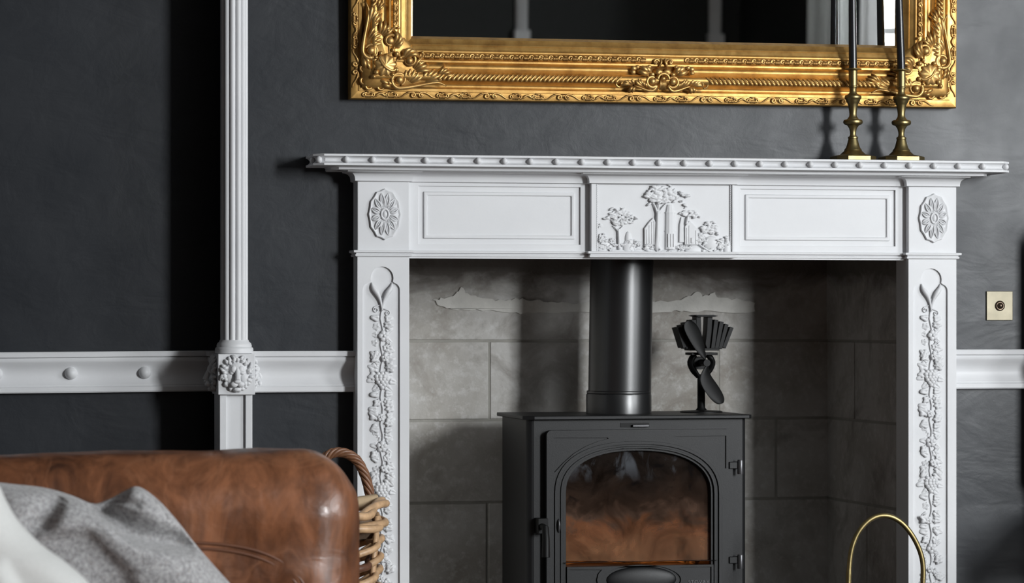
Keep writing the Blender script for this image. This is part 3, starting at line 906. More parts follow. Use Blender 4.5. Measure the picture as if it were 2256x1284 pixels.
def limb(name, paths):
    w = MB()
    for pts, r0, r1 in paths:
        c_ = curve([TP(x, y, h) for x, y, h in pts], 9)
        w.tube(c_, [lerp(r0, r1, i / 8) for i in range(9)], 8)
    return w.build(name, M['white'], tablet, angle=180)
def slab_poly(name, pts, h0, h1, bevel=.0012):
    q = [TP(x, y) for x, y in pts]
    return MB().plate([(a.x, a.z) for a in q], TF - h1, TF + .001 - h0).build(name, M['white'], tablet, bevel=bevel)
limb('tree_trunk', [([(500, 1010, .002), (497, 900, .005), (490, 770, .005)], .0042, .0026), ([(490, 800, .005), (450, 755, .004), (425, 735, .003)], .002, .001), ([(492, 800, .005), (520, 765, .004), (550, 735, .003)], .002, .001)])
crown('tree_crown', 510, 640, 150, 90, 60, 1, 6, 12, .006, [(420, 530), (460, 540), (540, 535), (690, 650), (660, 690), (350, 650)])
limb('tree_trunk', [([(935, 1020, .002), (945, 850, .007), (950, 690, .007), (955, 560, .006)], .0062, .0040), ([(950, 600, .006), (925, 520, .006), (890, 455, .004)], .0032, .0014), ([(955, 590, .006), (962, 500, .006), (965, 430, .004)], .0026, .0012), ([(960, 590, .006), (1010, 520, .005), (1060, 470, .004)], .0030, .0012), ([(1000, 1030, .001), (945, 960, .004)], .002, .004), ([(880, 1040, .001), (935, 960, .004)], .002, .004)])
crown('tree_crown', 1000, 370, 175, 95, 90, 2, 7, 14, .008, [(1100, 262), (1080, 300), (905, 280), (960, 270), (840, 320), (830, 400), (850, 480), (1150, 460), (1170, 400), (1220, 350), (1260, 370), (1290, 390), (1215, 330), (1320, 370), (1230, 440)])
slab_poly('relief_barn', [(795, 960), (795, 765), (850, 690), (900, 640), (930, 700), (930, 960)], 0, .0065)
w = MB()
tw = TP(1103, 0).x
for z_a, z_b, r0, r1 in ((1010, 800, .0135, .0130), (800, 795, .0142, .0142), (795, 585, .0128, .0124), (585, 575, .0136, .0136), (575, 485, .0118, .0078)):
    za, zb_ = TP(1103, z_a).z, TP(1103, z_b).z
    w.add([(tw + r * math.cos(a) , TF - max(0, r * math.sin(a)) * .62, z_) for r, z_ in ((r0, za), (r1, zb_)) for a in [PI * k / 5 for k in range(6)]],
          [tuple((k, k + 1, 7 + k, 6 + k)) for k in range(5)] + [tuple(range(6)), tuple(range(11, 5, -1))])
for dxp in (-32, 0, 32):
    a, b_ = TP(1103 + dxp, 985, .0085), TP(1103 + dxp, 830, .0082)
    w.tube([a, b_], .0011, 6)
w.build('relief_tower', M['white'], tablet, smooth=False)
for x, y0, y1, h in ((820, 950, 780, .0068), (850, 950, 730, .0068), (880, 950, 690, .0068), (905, 950, 680, .0068), (1290, 950, 760, .0078), (1318, 950, 730, .0078), (1395, 950, 790, .0078)):
    MB().tube([TP(x, y0, h), TP(x, y1, h)], .0008, 6).build('relief_plank', M['white'], tablet, angle=180)
slab_poly('relief_spire', [(1205, 930), (1210, 720), (1232, 630), (1258, 720), (1262, 930)], 0, .005)
slab_poly('relief_house', [(1268, 960), (1268, 745), (1325, 675), (1420, 770), (1425, 960)], 0, .0075)
slab_poly('relief_doorway', [(1340, 940), (1340, 875), (1372, 875), (1372, 940)], .0072, .0095, .0006)
limb('tree_trunk', [([(1290, 720, .004), (1300, 660, .006), (1310, 620, .005)], .0036, .002)])
crown('tree_crown', 1330, 590, 95, 36, 22, 7, 7, 12, .006, [(1280, 500), (1295, 520), (1420, 610), (1230, 590), (1440, 625), (1380, 640), (1280, 485)])
crown('bush', 1565, 770, 95, 62, 36, 8, 6, 12, .006, [(1545, 690), (1600, 700), (1450, 830), (1440, 870), (1470, 910), (1650, 800)])
w = MB(); c_ = TP(1590, 945); w.ball((c_.x, TF, c_.z), (.0190, .0060, .0180), 20, 12); w.build('relief_mound', M['white'], tablet, angle=180)
crown('bush', 1480, 900, 50, 60, 18, 41, 6, 11, .006); crown('bush', 1690, 960, 45, 80, 20, 42, 6, 11, .006, [(1770, 880), (1775, 960), (1660, 840)]); crown('bush', 1570, 1030, 110, 26, 16, 43, 5, 9, .006)
crown('bush', 660, 960, 60, 70, 22, 44, 5, 9, .005); crown('bush', 340, 960, 80, 60, 24, 45, 5, 9, .005); crown('bush', 1230, 1000, 70, 36, 18, 46, 5, 9, .006); crown('bush', 850, 1000, 60, 36, 16, 47, 5, 9, .006)
limb('relief_branch', [([(1410, 930, .004), (1480, 985, .007), (1560, 1030, .006), (1640, 1050, .003)], .0022, .0018), ([(1640, 900, .008), (1700, 930, .007), (1690, 980, .005)], .0014, .0012)])
for x, y, rx, ry, h in ((330, 980, 95, 90, .004), (620, 990, 75, 110, .005), (610, 890, 40, 90, .005), (1380, 1030, 110, 75, .006), (1500, 1040, 60, 50, .005), (1775, 1000, 45, 120, .005), (1770, 900, 26, 50, .006), (870, 1040, 130, 40, .004), (1080, 1050, 140, 35, .005), (720, 1040, 80, 35, .004), (480, 1045, 160, 30, .004)):
    c_ = TP(x, y); MB().ball((c_.x, TF, c_.z), (rx * PXM, h, ry * PXM), 16, 10).build('relief_mound', M['white'], tablet, angle=180)
r_ = random.Random(21)
for x, y in ((410, 900), (450, 950), (540, 950), (700, 930), (730, 950), (830, 960), (870, 960), (1230, 980), (1280, 990), (1320, 985), (400, 1010), (280, 900), (1080, 1040), (960, 1040), (1500, 900), (1430, 900)):
    w = MB()
    for k in range(5):
        a = PI / 2 + (k - 2) * .42 + r_.uniform(-.1, .1); L = r_.uniform(35, 62)
        p0 = TP(x, y + 30, .003)
        w.tube(curve([p0, TP(x + .5 * L * math.cos(a), y + 30 - .6 * L * math.sin(a), .007), TP(x + L * math.cos(a) * 1.1, y + 30 - L * math.sin(a), .004)], 6), [.0008, .0016, .0020, .0020, .0014, .0006], 6)
    w.build('relief_plant', M['white'], tablet, angle=180)
crown('bush', 300, 880, 42, 60, 16, 31, 5, 9, .004); crown('bush', 270, 735, 25, 26, 7, 32, 5, 8, .0015)
# ================================================================ gilt mirror
MW, MH = 1.4610, 1.06
mx0 = at(770.5, 217.5, -.03)
mirror = tag(empty('gilt_mirror', (mx0[0], -.002, mx0[1]), (math.radians(1.2), 0, 0)), 'large wall mirror in an ornate gilded frame above the fireplace', 'mirror')
PROF = [(0, 0), (0, .030), (.002, .034), (.0035, .0345), (.018, .0345), (.019, .037), (.0255, .0375), (.027, .035)]
for k in range(1, 6):
    t = k / 6; PROF.append((.027 + .016 * t, .035 - .007 * math.sin(PI * t) + .012 * t))
for k in range(7):
    a = PI * .95 - k / 6 * PI * .9; PROF.append((.0525 + .0095 * math.cos(a), .049 + .009 * math.sin(a)))
for k in range(6):
    t = k / 5; PROF.append((.064 + .020 * t, .0525 - .008 * math.sin(PI * t * .9) + .004 * t))
PROF += [(.0855, .0585), (.0895, .0588), (.0905, .0555)]
for k in range(5):
    a = PI - k / 4 * PI; PROF.append((.0990 + .0075 * math.cos(a), .0525 + .003 * math.sin(a)))
PROF += [(.1085, .054), (.1115, .0535), (.114, .0505), (.1165, .0495), (.1240, .0460), (.1252, .0468), (.1270, .0460), (.1285, .0435), (.1385, .0375), (.1400, .0365), (.1405, .030), (.1470, .0180), (.1470, .008)]
def rail(name, n):
    rows = []
    for e in (0, 1):
        row = []
        for d, h in PROF:
            if n == 'b': p = ((d if e == 0 else MW - d), -h, d)
            elif n == 't': p = ((MW - d if e == 0 else d), -h, MH - d)
            elif n == 'l': p = (d, -h, (MH - d if e == 0 else d))
            else: p = (MW - d, -h, (d if e == 0 else MH - d))
            row.append(p)
        rows.append(row)
    return MB().grid(rows, flip=True).build(name, M['gold_rail'], mirror, angle=35)
RB, RL, RR, RT = rail('frame_rail', 'b'), rail('frame_rail', 'l'), rail('frame_rail', 'r'), rail('frame_rail', 't')
gi = .1455
MB().box(gi, MW - gi, -.0125, -.0085, gi, MH - gi).build('mirror_glass', M['mirror'], mirror, smooth=False)
w = MB(); bz = .022   # bevelled margin of the glass
MB().box(.01, MW - .01, -.0080, -.001, .01, MH - .01).build('backing_board', M['chair_wood'], mirror, smooth=False)
# repeating ornament, drawn along x with z across the rail
S_ = .001067
def spiral(cx, cz, r0, r1, a0, turns, n, h0, h1):
    return [(cx + lerp(r0, r1, i / (n - 1)) * math.cos(a0 + turns * 2 * PI * i / (n - 1)), -lerp(h0, h1, i / (n - 1)), cz + lerp(r0, r1, i / (n - 1)) * math.sin(a0 + turns * 2 * PI * i / (n - 1))) for i in range(n)]
def volute_pair():
    w = MB()
    for s_ in (-1, 1):
        sp = spiral(0, 0, .0062, .0018, PI * .5, 1.15, 18, .0025, .0035)
        tail = curve([(-.034, -.0015, -.0060), (-.026, -.002, -.0042), (-.017, -.0026, .0020), (-.0085, -.0026, .0058), (-.002, -.0025, .0064)], 12)
        p = [(q[0], q[1], q[2]) for q in tail] + [(-x, y, z) for x, y, z in sp]
        p = [(s_ * (x - .0098), y, z) for x, y, z in p]
        w.tube(p, [.0010 + .0017 * min(1, i / 8) for i in range(12)] + [.0027] * 12 + [.0026] * 6, 7)
        w.ball((s_ * -.0098, -.003, 0), .0022, 8, 6)
    for a in (-.5, 0, .5):
        w.tube([(0, -.002, -.001), (.004 * a, -.004, .004), (.010 * a, -.0025, .0078)], [.0012, .0019, .0009], 6)
    return w
def shell_link():
    w = MB()
    for c_ in (-.0265, .0265):
        for k in range(5):
            x = (k - 2) * .0026
            w.tube([(c_ + x, -.001, -.0070), (c_ + x * 1.05, -.0032, -.0030), (c_ + x * 1.15, -.0022, .0006)], [.0012, .0018, .0011], 6)
        for s_ in (-1, 1):
            sp = spiral(c_ + s_ * .0100, -.001, .0046, .0016, PI * (.35 if s_ < 0 else .65), (1.05 if s_ > 0 else -1.05) * -1, 14, .002, .003)
            w.tube([(c_ + s_ * .003, -.002, .0052)] + sp, .0022, 6)
        w.tube([(c_ - .006, -.002, .0062), (c_, -.003, .0046), (c_ + .006, -.002, .0062)], .0019, 6)
    w.tube(curve([(-.014, -.0015, -.0062), (-.007, -.0026, -.001), (0, -.0028, .0030), (.007, -.0026, .001), (.015, -.0015, -.0060)], 14), [.0011] * 2 + [.0028] * 10 + [.0011] * 2, 7)
    return w
def rope_leaf():
    w = MB()
    w.tube(curve([(-.0052, -.001, -.0068), (-.002, -.0032, -.0036), (.0035, -.0034, .002), (.0125, -.0008, .0098)], 9), [.0022, .0040, .0044, .0040, .0034, .0028, .0022, .0016, .0008], 7)
    return w
def egg_shell():
    w = MB()
    sp = spiral(-.003, .0005, .0062, .0018, PI * .05, 1.1, 14, .0018, .0028)
    w.tube(sp, [.0011] + [.0020] * 12 + [.0022], 6)
    for k in range(5):
        x = .0040 + k * .0025
        w.tube([(x, -.0005, -.0062), (x, -.0026, -.0015), (x + .001, -.0018, .0040)], [.0009, .0014, .0009], 5)
    w.tube([(.003, -.001, .006), (.009, -.0024, .0052), (.0145, -.001, .006)], .0011, 5)
    return w
G_VOL = volute_pair().mesh('scroll_motif', M['gold'], 180)
G_SHL = shell_link().mesh('shell_motif', M['gold'], 180)
G_ROPE = rope_leaf().mesh('rope_leaf', M['gold'], 180)
G_EGG = egg_shell().mesh('egg_motif', M['gold'], 180)
def place(me, name, railo, side, s_, d, h):
    o = link(name, me, railo)
    if side == 'b': o.location = (s_, -h, d)
    elif side == 'l': o.location = (d, -h, s_); o.rotation_euler.y = -PI / 2; o.scale = (1, 1, -1)
    else: o.location = (MW - d, -h, s_); o.rotation_euler.y = -PI / 2
    return o
PER = .1720
mid = MW / 2
for k in range(-4, 5):
    for me, nm, dx in ((G_VOL, 'scroll_motif', -.060), (G_SHL, 'shell_motif', .026)):
        x = mid + dx + k * PER
        if .045 < x < MW - .045: place(me, nm, RB, 'b', x, .0108, .0345)
for side, ro in (('l', RL), ('r', RR)):
    z = .07
    i = 0
    while z < .62:
        place((G_VOL, G_SHL)[i % 2], ('scroll_motif', 'shell_motif')[i % 2], ro, side, z, .0108, .0345); z += .086; i += 1
x = .205
while x < MW - .20:
    if abs(x - mid) > .108:
        o = place(G_ROPE, 'rope_leaf', RB, 'b', x, .0520, .0555)
        if x > mid: o.scale = (-1, 1, 1)
    x += .0107
for side, ro in (('l', RL), ('r', RR)):
    z = .215
    while z < .50:
        place(G_ROPE, 'rope_leaf', ro, side, z, .0520, .0555); z += .0107
x = .165
while x < MW - .16:
    if abs(x - mid) > .04: place(G_EGG, 'egg_motif', RB, 'b', x, .0990, .0545)
    x += .0232
for side, ro in (('l', RL), ('r', RR)):
    z = .175
    while z < .55:
        place(G_EGG, 'egg_motif', ro, side, z, .0990, .0545); z += .0232
# --- carved cartouches
def leaf_fan(tips, base, ctrl, r, h):
    r *= 1.4
    """acanthus fingers from one base to several tips; points in (x, z) px, h in metres"""
    w = MB()
    for i, (tx, tz) in enumerate(tips):
        cxx, czz = ctrl[i] if isinstance(ctrl, list) else ctrl
        pts = curve([(base[0] * S_, -h * .75, base[1] * S_), (cxx * S_, -h - .003, czz * S_), (tx * S_, -h * .8, tz * S_)], 10)
        w.tube(pts, [r * (.45 + .75 * math.sin(PI * (k / 9 * .8 + .12))) if k < 9 else r * .25 for k in range(10)], 7)
    return w
def c_scroll(pts, boss, rb, r, h, hb):
    r *= 1.15
    w = MB()
    pp = curve([(x * S_, -(h + .002 * math.sin(PI * i / (len(pts) - 1))), z * S_) for i, (x, z) in enumerate(pts)], 40)
    w.tube(pp, [r * (.35 + .65 * min(1, k / 10)) * (1 - .35 * max(0, (k - 28) / 12)) for k in range(40)], 8)
    w.ball((boss[0] * S_, -hb, boss[1] * S_), (rb * S_, rb * S_ * .8, rb * S_), 16, 10)
    return w
def scroll_pts(cx, cz, R, a0, a1, lead, shrink=.62):
    n = 10
    return lead + [(cx + R * lerp(1, shrink, i / n) * math.cos(lerp(a0, a1, i / n)), cz + R * lerp(1, shrink, i / n) * math.sin(lerp(a0, a1, i / n))) for i in range(n + 1)]
def corner_pieces():
    """(name, mesh builder) for one half of a bottom corner, x along the bottom rail, mirrored about the diagonal for the other half"""
    out = []
    lead = [(206, 30), (188, 37), (160, 33), (130, 27)]
    out.append(('volute', c_scroll(scroll_pts(103, 41, 18, math.radians(-70), math.radians(-430), lead), (103, 41), 8.5, .0040, .052, .058)))
    out.append(('acanthus_leaf', leaf_fan([(122, 76), (131, 78), (141, 76), (150, 70), (158, 62)], (112, 30), [(116, 52), (124, 54), (132, 52), (139, 48), (146, 44)], .0026, .052)))
    out.append(('acanthus_leaf', leaf_fan([(196, 66), (204, 58), (212, 47), (186, 68), (172, 66)], (146, 34), [(176, 52), (182, 48), (186, 42), (168, 54), (158, 52)], .0028, .052)))
    out.append(('acanthus_leaf', leaf_fan([(60, 34), (72, 40), (80, 50), (56, 44)], (92, 28), [(76, 28), (82, 34), (88, 40), (72, 36)], .0026, .052)))
    out.append(('acanthus_leaf', leaf_fan([(170, 74), (164, 84), (158, 94), (178, 62)], (128, 58), [(152, 70), (148, 76), (142, 80), (156, 62)], .0026, .056)))
    out.append(('acanthus_leaf', leaf_fan([(222, 62), (214, 68), (205, 74), (232, 56)], (180, 46), [(205, 58), (200, 62), (194, 62), (210, 52)], .0020, .056)))
    for x, z, r in ((38, 28, 7.5), (64, 27, 7.5), (84, 30, 5)):
        w = MB().tube(spiral(x * S_, z * S_, r * S_, r * S_ * .75, -.15 * PI, -.75, 14, .044, .047), .0030, 7)
        w.ball(((x + r * .8) * S_, -.047, z * S_ + .0028), .0034, 8, 6)
        out.append(('curl', w))
    out.append(('acanthus_leaf', c_scroll(scroll_pts(124, 84, 15, math.radians(150), math.radians(-190), [(92, 64), (98, 84)]), (124, 82), 9, .0034, .058, .060)))
    for x, z, r in ((97, 62, 5), (112, 100, 4.5), (138, 94, 4), (146, 78, 4), (88, 52, 4), (130, 104, 5), (152, 100, 3.5)):
        out.append(('boss', MB().ball((x * S_, -.060, z * S_), r * S_, 10, 8)))
    out.append(('acanthus_leaf', leaf_fan([(150, 88), (146, 98), (138, 106)], (106, 80), [(132, 96), (126, 102), (118, 104)], .0030, .062)))
    return out
def shell_plate():
    w = MB(); N = 28; rows = []
    for r, h in ((1, .050), (.97, .060), (.8, .063), (.45, .064), (.1, .066)):
        row = []
        for k in range(N):
            a = 2 * PI * k / N + PI / 4
            rad = 24 * (1 + .10 * math.cos(9 * (a - PI / 4))) * r
            row.append(((72 + rad * math.cos(a)) * S_, -(h + .0016 * math.cos(9 * (a - PI / 4)) * r), (72 + rad * math.sin(a)) * S_))
        rows.append(row)
    w.grid(rows, close_u=True); n0 = len(w.v) - N; w.f.append(tuple(n0 + k for k in range(N)))
    w.tube(curve([(58 * S_, -.060, 88 * S_), (68 * S_, -.066, 70 * S_), (86 * S_, -.064, 60 * S_), (98 * S_, -.060, 66 * S_)], 12), .0030, 8)
    for q in ((96, 96, 6), (104, 88, 4.5), (88, 104, 4.5), (52, 56, 6), (47, 47, 5)):
        w.ball((q[0] * S_, -.061, q[1] * S_), q[2] * S_, 10, 8)
    return w
def corner_base():
    w = MB(); pl = [(24, 24), (70, 22), (118, 24), (160, 32), (192, 42), (170, 58), (150, 84), (140, 108), (108, 140), (84, 150), (58, 170), (42, 192), (32, 160), (24, 118), (22, 70)]
    cv_ = curve([(a, 0, b_) for a, b_ in pl + [pl[0]]], 61)[:-1]
    cx, cz = 78, 78; rows = []
    for r, h in ((1, .040), (.97, .047), (.88, .051), (.6, .054), (.2, .056), (.02, .056)):
        rows.append([((cx + (p.x - cx) * r) * S_, -h, (cz + (p.z - cz) * r) * S_) for p in cv_])
    return w.grid(rows, close_u=True, flip=False)
BASE = corner_base().mesh('cartouche', M['gold_rail'], 180)
PCS = [(n, b_.mesh(n, M['gold'], 180), b_) for n, b_ in corner_pieces()]
PLATE = shell_plate().mesh('shell', M['gold'], 60)
for side in (0, 1):
    root = link('corner_ornament', PLATE, mirror)
    if side: root.location.x = MW; root.scale = (-1, 1, 1)
    link('cartouche', BASE, root)
    for n, me, b_ in PCS:
        link(n, me, root)
        q = MB(); q.v = [(z, y, x) for x, y, z in b_.v]; q.f = [tuple(reversed(f)) for f in b_.f]
        link(n, q.mesh(n, M['gold'], 180), root)
# --- centre cartouche
k_ = 1 / 9.81
def CP(x, y): return ((x) * k_, (1060 - y) * k_)
def cpts(l): return [CP(x, y) for x, y in l]
cen = MB()
for s_ in (-1, 1):
    tips = [(s_ * 36, 400), (s_ * 80, 350), (s_ * 120, 330), (s_ * 160, 345), (s_ * 200, 380)]
    w_ = leaf_fan(cpts(tips), CP(s_ * 20, 470), cpts([(s_ * 30, 430), (s_ * 55, 400), (s_ * 80, 390), (s_ * 100, 395), (s_ * 110, 420)]), .0032, .060)
    cen.add(w_.v, w_.f)
cen.tube(curve([(x * S_, -.066, z * S_) for x, z in cpts([(-130, 560), (-90, 470), (0, 435), (90, 470), (130, 560)])], 16), .0035, 8)
cen.ball((0, -.060, CP(0, 540)[1] * S_), (.0072, .007, .006), 12, 8)
for x in (-55, -28, 0, 28, 55):
    a, b_ = CP(x, 560), CP(x * 1.1, 780); cen.tube([(a[0] * S_, -.060, a[1] * S_), (a[0] * S_, -.062, lerp(a[1], b_[1], .5) * S_), (b_[0] * S_, -.054, b_[1] * S_)], [.0016, .0022, .0012], 6)
co = cen.build('center_ornament', M['gold'], mirror, angle=180); co.location.x = mid
for s_ in (-1, 1):
    def put(nm, w_):
        if s_ > 0:
            w_.v = [(-x, y, z) for x, y, z in w_.v]; w_.f = [tuple(reversed(f)) for f in w_.f]
        link(nm, w_.mesh(nm, M['gold'], 180), co)
    c_ = CP(-228, 600)
    put('volute', c_scroll(scroll_pts(c_[0], c_[1], 13.5, math.radians(-40), math.radians(-390), cpts([(-620, 690), (-500, 730), (-330, 790), (-200, 790)])), c_, 7.6, .0036, .054, .059))
    put('acanthus_leaf', leaf_fan(cpts([(-580, 440), (-540, 450), (-500, 470), (-450, 540), (-400, 600)]), CP(-260, 745), cpts([(-560, 640), (-510, 620), (-460, 620), (-420, 650), (-370, 670)]), .0024, .054))
    put('acanthus_leaf', leaf_fan(cpts([(-960, 700), (-840, 520), (-720, 510), (-900, 560), (-720, 820), (-640, 830)]), CP(-560, 700), cpts([(-800, 660), (-740, 610), (-660, 600), (-790, 620), (-700, 760), (-640, 770)]), .0030, .052))
    w_ = MB(); q = CP(-940, 640); w_.tube(spiral(q[0] * S_, q[1] * S_, .0100, .004, PI * 1.6, -.95, 18, .050, .056), .0026, 7); put('curl', w_)
    w_ = MB(); q = CP(-150, 190); w_.tube(spiral(q[0] * S_, q[1] * S_, .0085, .0028, PI * 1.7, .95, 18, .058, .063), .0028, 7); w_.ball((q[0] * S_, -.062, q[1] * S_), .0036, 8, 6)
    a, b_ = CP(-40, 120), CP(-90, 290); w_.tube(curve([(a[0] * S_, -.060, a[1] * S_), (-.0055, -.064, CP(0, 210)[1] * S_), (b_[0] * S_, -.060, b_[1] * S_)], 8), .0028, 7); put('curl', w_)
    for x, y, r in ((-640, 330, 7), (-650, 410, 6), (-560, 300, 5.5), (-420, 320, 7), (-300, 290, 5.5), (-480, 380, 5), (-330, 400, 6), (-230, 450, 6)):
        q = CP(x, y); put('boss', MB().ball((q[0] * S_, -.058, q[1] * S_), (r * S_, r * S_ * .7, r * S_ * .8), 10, 8))
    put('acanthus_leaf', leaf_fan(cpts([(-520, 300), (-600, 360), (-440, 290)]), CP(-230, 480), cpts([(-400, 340), (-430, 420), (-330, 340)]), .0040, .057))

# ================================================================ candlesticks and candles
K = .000208
CPROF = [(0, .2), (95, 144), (97, 148), (95, 155), (60, 160), (49, 168), (48, 335), (54, 342), (54, 350), (44, 356), (38, 380), (40, 410), (52, 430), (88, 448), (95, 458), (95, 475), (88, 488), (82, 495), (78, 510), (66, 530), (56, 550), (47, 600), (41, 650), (43, 680), (55, 700), (60, 706), (62, 712), (100, 722), (110, 735), (110, 755), (100, 770), (70, 782), (62, 790), (45, 815), (36, 850), (33, 885), (40, 905), (56, 915), (57, 930), (52, 936), (58, 960), (68, 1000), (80, 1035), (96, 1055), (100, 1062), (98, 1068), (112, 1082), (132, 1100), (140, 1108), (150, 1118)]
def candlestick(px, label, clabel, lean):
    x = at(px, 300, -.0868)[0]
    root = tag(empty('candlestick', (x, -.0868, ZS1)), label, 'candlestick', 'brass candlesticks on the shelf')
    prof = [(r * K, (1180 - y) * K) for r, y in CPROF[1:]]
    prof.reverse()
    MB().lathe(prof, (0, 0, 0), 40).build('turned_stem', M['brass'], root, angle=28)
    b_ = MB()
    def octa(r, c_): return [(r, -c_), (r, c_), (c_, r), (-c_, r), (-r, c_), (-r, -c_), (-c_, -r), (c_, -r)]
    lv = [(.048, .027, 0), (.048, .027, .0085), (.046, .026, .0095), (.037, .021, .012), (.032, .018, .0135)]
    rows = [[(q[0], q[1], z) for q in octa(r, c_)] for r, c_, z in lv]
    b_.grid(rows, close_u=True); b_.f.append(tuple(range(7, -1, -1))); b_.f.append(tuple(32 + k for k in range(8)))
    b_.build('foot', M['brass'], root, smooth=False)
    MB().lathe([(.0118, .2140), (.0118, .2165), (.0102, .2165)], (0, 0, 0), 24, cap=False).build('socket_rim', M['brass'], root)
    h = .30
    cn = empty('candle', (x, -.0868, ZS1 + .2153), (0, lean, 0))
    tag(cn, clabel, 'candle', 'black dinner candles')
    MB().lathe([(.0098, 0), (.0097, .03), (.0088, .15), (.0078, h - .01), (.0060, h - .003), (.0015, h)], (0, 0, 0), 28).build('wax', M['candle'], cn)
    MB().tube([(0, 0, h - .002), (.0005, 0, h + .006), (.002, 0, h + .011)], .0008, 6).build('wick', M['wick'], cn)
candlestick(1879.3, 'turned brass candlestick on the shelf, the inner one nearer the tablet', 'black taper candle in the inner brass candlestick', -.010)
candlestick(1985.8, 'turned brass candlestick on the shelf, the outer one by the frame corner', 'black taper candle in the outer brass candlestick', -.034)

# ================================================================ wood-burning stove
SY = .090
stove = tag(empty('wood_stove', (at(1405, 1000, SY)[0], SY + .18, .035)), 'black cast iron wood-burning stove with arched glass door and flue pipe', 'stove')
stove.location = (0, 0, 0)
def SX(px, Y=SY): return at(px, 900, Y)[0]
def SZ(py, Y=SY, px=1400): return at(px, py, Y)[1]
bx0, bx1 = SX(1161), SX(1645)
zt = SZ(923.5, SY - .015)            # underside of top plate
ztop = SZ(915, SY - .015)
def rrect(x0, x1, y0, y1, r, n=6):
    out = []
    for cx, cy, a0 in ((x1 - r, y0 + r, -PI / 2), (x1 - r, y1 - r, 0), (x0 + r, y1 - r, PI / 2), (x0 + r, y0 + r, PI)):
        for k in range(n + 1): a = a0 + PI / 2 * k / n; out.append((cx + r * math.cos(a), cy + r * math.sin(a)))
    return out
def vprism(pl, z0, z1):
    w = MB(); n = len(pl)
    w.grid([[(x, y, z) for x, y in pl] for z in (z0, z1)], close_u=True)
    w.f.append(tuple(reversed(range(n)))); w.f.append(tuple(n + k for k in range(n)))
    return w
body_bot = .13
# hollow body: sides, back, top and bottom, front frame with the door opening
fx0, fx1, fz0, fz1 = SX(1213), SX(1606), .22, SZ(960)
w = MB()
w.plate([(bx0 + .016, body_bot), (bx1 - .010, body_bot), (bx1 - .010, zt), (bx0 + .016, zt)], SY, SY + .012, holes=[rect(fx0, fx1, fz0, fz1)])
w.build('front_casting', M['stove'], stove, bevel=.001)
for nm, xa, xb in (('side_panel', bx0, bx0 + .016), ('side_panel', bx1 - .016, bx1)):
    r = .010; pl = []
    left = xa == bx0
    for k in range(9):
        a = (PI + PI / 2 * k / 8) if left else (-PI / 2 + PI / 2 * k / 8)
        cxx = xa + .016 if left else xb - .016
        pl.append((cxx + .016 * math.cos(a), SY + .016 + .016 * math.sin(a)))
    pl += ([(xb, SY + .28), (xa, SY + .28)] if left else [(xb, SY + .28), (xa, SY + .28)])
    if not left: pass
    vprism(pl, body_bot, zt).build(nm, M['stove'], stove, angle=40)
MB().box(bx0 + .012, bx1 - .012, SY + .265, SY + .28, body_bot, zt).build('back_panel', M['stove'], stove)
MB().box(bx0 + .012, bx1 - .012, SY + .005, SY + .275, body_bot, body_bot + .012).build('bottom_plate', M['stove'], stove)
tp = [(SX(1176, SY - .015), SY - .017), (SX(1650, SY - .015), SY - .017), (SX(1656, SY - .012), SY - .011), (SX(1656, SY - .012), SY + .30), (SX(1152), SY + .30), (SX(1152), SY + .004)]
vprism(tp, zt, ztop).build('top_plate', M['stove'], stove, bevel=.0018, angle=25)
for lx in (bx0 + .03, bx1 - .03):
    for ly in (SY + .04, SY + .24):
        MB().lathe([(.018, .035), (.017, .05), (.012, .08), (.016, .125), (.02, body_bot + .002)], (lx, ly, 0), 16).build('leg', M['stove'], stove)
# door
dx0, dx1, dz0, dz1 = SX(1204, SY - .02), SX(1614, SY - .02), .19, SZ(946.5, SY - .02)
DY = SY - .022
def DPx(x, y): return at(1080 + x / 3.028, 860 + y / 3.028, DY)
def arch(xl, xr, ya, ysp, yb, n=28, p=2.35):
    """flattened arch outline in close-up pixels: springing height ysp, apex ya"""
    cx, hw = (xl + xr) / 2, (xr - xl) / 2
    pts = [(xl, yb), (xl, ysp)]
    for k in range(1, n):
        a = PI - PI * k / n
        c_, s_ = math.cos(a), math.sin(a)
        pts.append((cx + hw * math.copysign(abs(c_) ** (2 / p), c_), ysp - (ysp - ya) * abs(s_) ** (2 / p)))
    return pts + [(xr, ysp), (xr, yb)]
def to_w(pts): return [DPx(x, y) for x, y in pts]
AY = 1445
o_out, o_in = arch(446, 1530, 352, 690, AY), arch(508, 1476, 402, 690, AY)
spl = [(425, 315), (785, 315)] + [(790, 322), (720, 340), (640, 372), (560, 420), (490, 482), (432, 545), (425, 545)]
spr = [(1235, 306), (1575, 301), (1575, 520), (1562, 520), (1510, 462), (1440, 404), (1360, 356), (1280, 325), (1235, 312)]
rd = .012
dpl = [(dx0, dz0), (dx1, dz0), (dx1, dz1 - rd)] + [(dx1 - rd + rd * math.cos(a), dz1 - rd + rd * math.sin(a)) for a in (PI / 8, PI / 4, 3 * PI / 8)] + [(dx1 - rd, dz1), (dx0 + rd, dz1)] + [(dx0 + rd - rd * math.cos(a), dz1 - rd + rd * math.sin(a)) for a in (3 * PI / 8, PI / 4, PI / 8)] + [(dx0, dz1 - rd)]
w = MB().plate(dpl, DY, DY + .006, holes=[to_w(o_out), to_w(spl), to_w(spr)])
w.plate(dpl, DY + .0038, SY - .001, holes=[to_w(o_out)])
door = w.build('door', M['stove'], stove, bevel=.0012)
